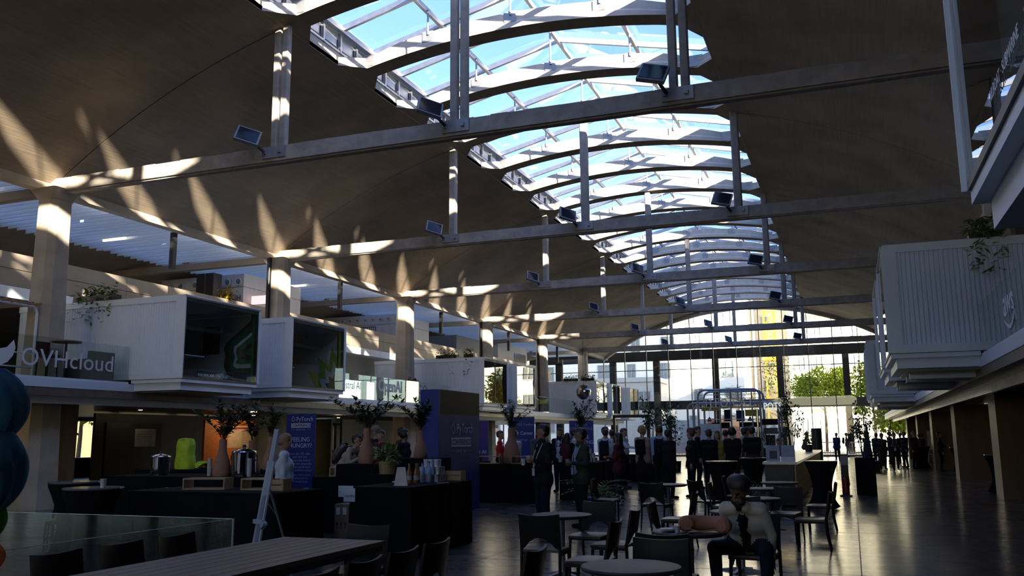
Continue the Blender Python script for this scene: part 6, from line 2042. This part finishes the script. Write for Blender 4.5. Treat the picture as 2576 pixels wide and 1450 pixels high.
bb = rollup('blue roll-up banner with badge scanning notice behind a vase', -9.3, -8.42, 30.0, 2.24)
text_mesh('lettering', 'PyTorch\nCONFERENCE', .13, txt_l, bb, (.0, -.015, 2.06), FM, .001)
text_mesh('lettering', 'BADGE\nSCANNING\nNOTICE', .17, txt_w, bb, (.0, -.015, 1.62), FM, .001)
text_mesh('lettering', 'By scanning\nyour badge\nyou consent', .1, txt_l, bb, (.0, -.015, 1.05), FM, .001)
mb_ = rollup('violet roll-up banner with glowing lower half beside the blue wall', -13.4, -12.6, 30.5, 2.3, mt=mat('banner_violet', (.05, .03, .22), rough=.6))
text_mesh('lettering', 'Meet AI', .2, txt_w, mb_, (0, -.015, 1.1), FM, .001)
wp = thing('poster_board', 'pale blue white poster board in the crowd', 'poster', (-4.9, 33.5, 0))
MB().box(-.36, .36, -.02, .02, .5, 2.12).build('board', mat('poster_pale', (.52, .60, .72), rough=.6), wp)
text_mesh('lettering', 'Mistral  Studio', .085, mat('poster_ink', (.08, .12, .28)), wp, (0, -.025, 1.82), FM, .001)
for sx in (-.3, .3): MB().bar((sx, .02, 0), (sx, .02, .6), .03).build('leg', steel_md, wp)

# ---------------------------------------------------------------- kiosk with tube frame
kx0, kx1, ky = -7.3, -2.9, 47.0
ks = thing('tube_kiosk', 'kiosk framed in bent grey tubes with hanging letters', 'kiosk', (-5.1, ky, 0))
tube_m = mat('kiosk_tube', (.42, .46, .52), rough=.35, metal=.3)
def arch(x0, x1, y, z, r=.35, n=6):
    pts = [(x0, y, 0), (x0, y, z - r)]
    pts += [(x0 + r - r * math.cos(a), y, z - r + r * math.sin(a)) for a in [PI / 2 * k / n for k in range(1, n + 1)]]
    pts += [(x1 - r + r * math.sin(a), y, z - r + r * math.cos(a)) for a in [PI / 2 * k / n for k in range(n + 1)]]
    pts += [(x1, y, 0)]
    return pts
for y in (-1.0, 1.0):
    MB().tube(arch(-2.2, .9, y, 4.0), .055, 8).build('frame_arch', tube_m, ks, smooth=True)
    MB().tube(arch(-2.75, 1.75, y, 3.35), .05, 8).build('frame_arch', tube_m, ks, smooth=True)
for x in (-1.1, -.55, .0, .5):
    MB().tube([(x, -1.0, 0), (x, -1.0, 3.97)], .04, 8).build('upright', tube_m, ks)
for z in (3.75, 3.55, 3.12, 2.5, 1.95):
    MB().tube([(-2.2, -1.0, z), (.9, -1.0, z)], .018, 6).build('cross_tube', tube_m, ks)
text_mesh('sign_letters', 'TJ I O T A L', .62, tube_m, ks, (-.65, -1.06, 3.12), FM, .01, sx=.8)
text_mesh('sign_letters', 'POTS', .5, mat('neon_letters', (.8, .85, .9), emit=(.8, .9, 1), estr=.5), ks, (1.05, -1.06, 2.95), FM, .01, align='LEFT', sx=.75)
for (x0, x1, z0, z1, mt) in ((-2.1, -1.15, 2.95, 3.1, mat('kiosk_yellow', (.45, .36, .05))), (-.95, -.65, 2.4, 3.0, NAVY), (-.35, .05, 2.4, 2.95, DKBLUE), (.1, .85, 2.65, 2.98, mat('kiosk_yellow', (.45, .36, .05))),
                             (-1.6, -.7, 2.05, 2.35, BLK), (-.2, .8, 2.1, 2.35, BLK), (.9, 1.7, 2.2, 2.5, BLK), (-1.9, -1.4, 1.2, 2.3, MAROON), (.95, 1.65, 1.75, 2.05, GREY), (-1.0, -.1, 1.2, 1.55, BLK), (1.05, 1.5, .9, 1.7, DKBR)):
    MB().box(x0, x1, -.6, -.5, z0, z1).build('display_board', mt, ks)
for x in (-1.6, -.9, -.2, .5): MB().box(x, x + .45, -.1, -.06, 1.3, 1.85).build('back_panel', mat('kiosk_white', (.75, .77, .8)), ks)
MB().box(-2.2, 1.75, -.9, .8, 0, 1.05).build('counter_body', dark_wall, ks)
MB().box(-2.25, 1.8, -.95, .85, 1.05, 1.1).build('counter_top', alu, ks)
MB().tube([(.75, -1.15, 0), (.75, -1.15, 3.0)], .07, 10).build('front_pipe', chrome, ks, smooth=True)
for i, x in enumerate((-1.75, -.75, .3)):
    b = thing('pendant_lamp', 'black pendant lamp hanging in the kiosk, %s from the left' % ORD[i], 'lamp', (-5.1 + x, ky - .3, 2.42))
    MB().lathe([(.02, .22), (.05, .18), (.14, .0)], 14, cap=False).build('shade', black_pl, b); MB().tube([(0, 0, .2), (0, 0, .92)], .008, 5).build('cord', black_pl, b)

# reception counter with slatted timber front
rc = thing('reception_counter', 'long white topped counter with timber slats beside the high table', 'counter', (-1.65, 31, 0))
MB().box(-.40, .40, -8.8, 9.0, 1.0, 1.06).build('counter_top', mat('counter_white', (.62, .60, .56), rough=.25), rc)
MB().box(-.36, .30, -8.7, 8.9, .05, 1.0).build('body', dark_wall, rc)
sm_ = MB().box(-.02, .02, -.03, .03, .1, .98).mesh('slat', wood)
for k in range(88):
    inst('slat', sm_, rc, (.34, -8.7 + k * .2, 0))
for i, (y, lab) in enumerate(((22.9, 'pale display panel on the counter end, left one'), (22.95, 'pale display panel on the counter end, right one'))):
    t = thing('leaflet_stand', lab, 'stand', (-1.90 + i * .36, y + .6, 1.06))
    MB().box(-.17, .17, -.02, .02, 0, .38).build('board', mat('panel_pale', (.30, .34, .42), rough=.6), t)
    if i == 0: MB().box(-.08, .10, -.025, -.02, .04, .24).build('picture', mat('picture_dark', (.05, .06, .07)), t)
    else: MB().box(-.16, .16, -.12, -.02, 0, .09).build('leaflet_tray', mat('panel_white', (.6, .63, .68)), t)
shr = thing('round_shrub', 'round clipped green shrub on the reception counter', 'plant', (-1.55, 35.5, 1.06))
MB().lathe([(.12, 0), (.16, .25), (.17, .27)], 16).build('pot', black_pl, shr)
f = MB(); bushy(f, random.Random(77), (0, 0, .5), (.24, .24, .26), 420, .09, .045); stuff(f.build('foliage', mat('shrub_leaf', (.12, .17, .02), rough=.6, var=.3), shr))
cy = thing('black_totem', 'tall black cylindrical totem near the far doorway', 'totem', (-1.75, 50, 0))
MB().lathe([(.27, 0), (.27, 2.0), (.25, 2.03)], 24).build('body', mat('totem_black', (.012, .012, .013), rough=.35), cy, smooth=True); MB().lathe([(.30, 0), (.30, .05)], 24).build('base', steel_dk, cy)
ex = thing('fire_extinguisher', 'red fire extinguisher on a stand left of the black plinth', 'extinguisher', (-.25, 26.6, 0))
MB().lathe([(.085, .06), (.09, .09), (.09, .44), (.06, .5), (.03, .52)], 18).build('cylinder', mat('extinguisher_red', (.30, .015, .02), rough=.3), ex, smooth=True)
MB().tube([(0, 0, .52), (.02, 0, .58), (.09, 0, .56), (.11, 0, .3)], .014, 6).build('hose', black_pl, ex); MB().box(-.05, .05, -.02, .02, .55, .58).build('handle', black_pl, ex)
MB().box(-.1, .1, .1, .12, 0, 1.15).build('stand', steel_dk, ex); MB().box(-.16, .16, -.12, .14, 0, .04).build('stand_foot', steel_dk, ex)
MB().box(-.1, .1, .09, .10, .85, 1.1).build('sign_plate', mat('sign_plate', (.3, .28, .28)), ex)

# plants on the floor
blue_p = mat('planter_blue', (.02, .05, .28), rough=.5)
def floor_plant(label, x, y, pot_h, pot_r, kind, seed, size, mt=leaf, potm=None):
    t = thing('floor_plant', label, 'plant', (x, y, 0))
    r = random.Random(seed)
    MB().lathe([(pot_r * .85, 0), (pot_r, pot_h), (pot_r * .9, pot_h)], 20).build('pot', potm or black_pl, t, smooth=True)
    f = MB()
    if kind == 'palm':
        frond_plant(f, r, (0, 0, pot_h), 26, size, 1.0, .03, 1.0)
    elif kind == 'tall':
        stems = MB()
        for i in range(5):
            a = r.uniform(0, 2 * PI); sp = r.uniform(.1, .5)
            top = Vector((sp * math.cos(a), sp * math.sin(a), pot_h + size * r.uniform(.7, 1)))
            stems.tube([(0, 0, pot_h), tuple(top * .5 + Vector((0, 0, pot_h * .5))), tuple(top)], [.025, .018, .008], 6)
            for _ in range(5):
                c = Vector((0, 0, pot_h)).lerp(top, r.uniform(.45, 1.0)) + rnd_dir(r) * .2
                bushy(f, r, c, (.22, .22, .16), 22, .17, .09)
        stems.build('stem', bark, t)
    else:
        bushy(f, r, (0, 0, pot_h + size * .4), (size * .6, size * .6, size * .5), 360, .16, .05)
    stuff(f.build('foliage', mt, t))
    return t
floor_plant('arching palm in a blue planter behind the two cup holders', -5.15, 18.5, .42, .24, 'palm', 31, .85, leaf_lt, blue_p)
floor_plant('dark fern in front of the reception counter', -1.9, 21.3, .35, .2, 'palm', 32, .7, leaf)
floor_plant('tall dark leafy plant left of the kiosk', -9.3, 43.5, .5, .28, 'tall', 33, 3.4, leaf)
floor_plant('second tall dark leafy plant left of the kiosk', -8.0, 43.0, .5, .26, 'tall', 34, 2.6, leaf)
floor_plant('tall dark leafy plant right of the kiosk', -2.6, 43.0, .5, .26, 'tall', 35, 3.2, leaf)
floor_plant('dark climbing plant beside the right doorway', .45, 46.0, .5, .3, 'tall', 36, 2.6, leaf)
floor_plant('tall dark plant in the crowd near the doorway', .9, 44.0, .5, .25, 'bush', 37, 1.6, leaf)
floor_plant('bushy plant in a blue planter under the right mezzanine', 5.3, 38.0, .45, .38, 'bush', 38, .9, leaf, blue_p)
floor_plant('leafy dried bouquet on the far side of the crowd', -3.2, 38.5, .9, .2, 'bush', 39, .9, mat('dry_leaf', (.10, .08, .03), rough=.7, var=.3))
pum = thing('closed_parasol', 'folded dark blue parasol in the far right crowd', 'parasol', (.70, 47.8, 0))
MB().lathe([(.22, .3), (.2, .8), (.12, 1.5), (.04, 2.15), (.01, 2.35)], 12).build('folded_canopy', mat('parasol_navy', (.02, .025, .06), rough=.8), pum); MB().lathe([(.25, 0), (.25, .06), (.03, .08), (.03, .4)], 16).build('base', black_pl, pum)
# easel on the right
e2 = thing('easel', 'pale wooden easel with a board by the right crowd', 'easel', (4.15, 52.5, 0), -.2)
pe = mat('pale_wood', (.45, .36, .26), rough=.6)
MB().cbox((0, -.05, 1.35), (.75, .03, 1.0), Matrix.Rotation(-.15, 3, 'X')).build('board', pe, e2)
for x0, x1 in ((-.18, -.42), (.18, .42)): MB().bar((x0, 0, 1.9), (x1, -.2, 0), .05).build('leg', pe, e2)
MB().bar((0, .05, 1.85), (.1, .65, 0), .05).build('rear_leg', pe, e2); MB().bar((-.36, -.15, .62), (.36, -.15, .62), .04).build('ledge', pe, e2)
# doorway frames near the far left corner
df = thing('door_portal', 'dark portal frame at the far left beside the glass wall', 'doorway', (-13.5, 60, 0))
MB().box(-1.9, -1.75, -.1, .1, 0, 3.15).build('jamb', steel_dk, df); MB().box(.45, .65, -.1, .1, 0, 3.15).build('jamb', steel_dk, df); MB().box(-1.9, .65, -.1, .1, 2.95, 3.15).build('lintel', steel_dk, df)
# bunched coloured cloth at the left edge of the picture
lc = thing('cloth_bundle', 'bunched blue, green and orange cloth hanging at the left edge', 'cloth', (-2.77, 2.2, .9))
def puff(z0, z1, r, nm, mt, dx=0, wob=.12, seed=0):
    def fn(u, v):
        a = 2 * PI * u
        rr = r * math.sin(PI * (.06 + .88 * v)) ** .55 * (1 + wob * math.sin(7 * a + 4 * v + seed) * .4 + wob * .5 * math.sin(3 * a + seed))
        return (dx + rr * math.cos(a), rr * math.sin(a), z0 + (z1 - z0) * v)
    MB().grid(fn, 36, 14).build(nm, mt, lc, smooth=True)
puff(.78, 1.05, .13, 'blue_fold', cloth('nylon_blue', (.05, .17, .28)), -.02, .12, 0)
puff(.55, .86, .15, 'blue_fold', cloth('nylon_blue', (.05, .17, .28)), -.01, .16, 2)
puff(.44, .64, .10, 'green_fold', cloth('nylon_green', (.08, .30, .03)), -.03, .2, 1)
puff(.33, .48, .10, 'orange_fold', cloth('nylon_orange', (.60, .13, .03)), -.02, .2, 3)
puff(.20, .36, .10, 'yellow_fold', cloth('nylon_yellow', (.6, .36, .03)), -.01, .3, 5)
puff(.12, .24, .09, 'white_fold', cloth('nylon_white', (.6, .6, .6)), -.03, .4, 4)
MB().lathe([(.20, -.9), (.20, -.87), (.025, -.84), (.025, 1.0)], 16).build('stand_pole', steel_dk, lc)
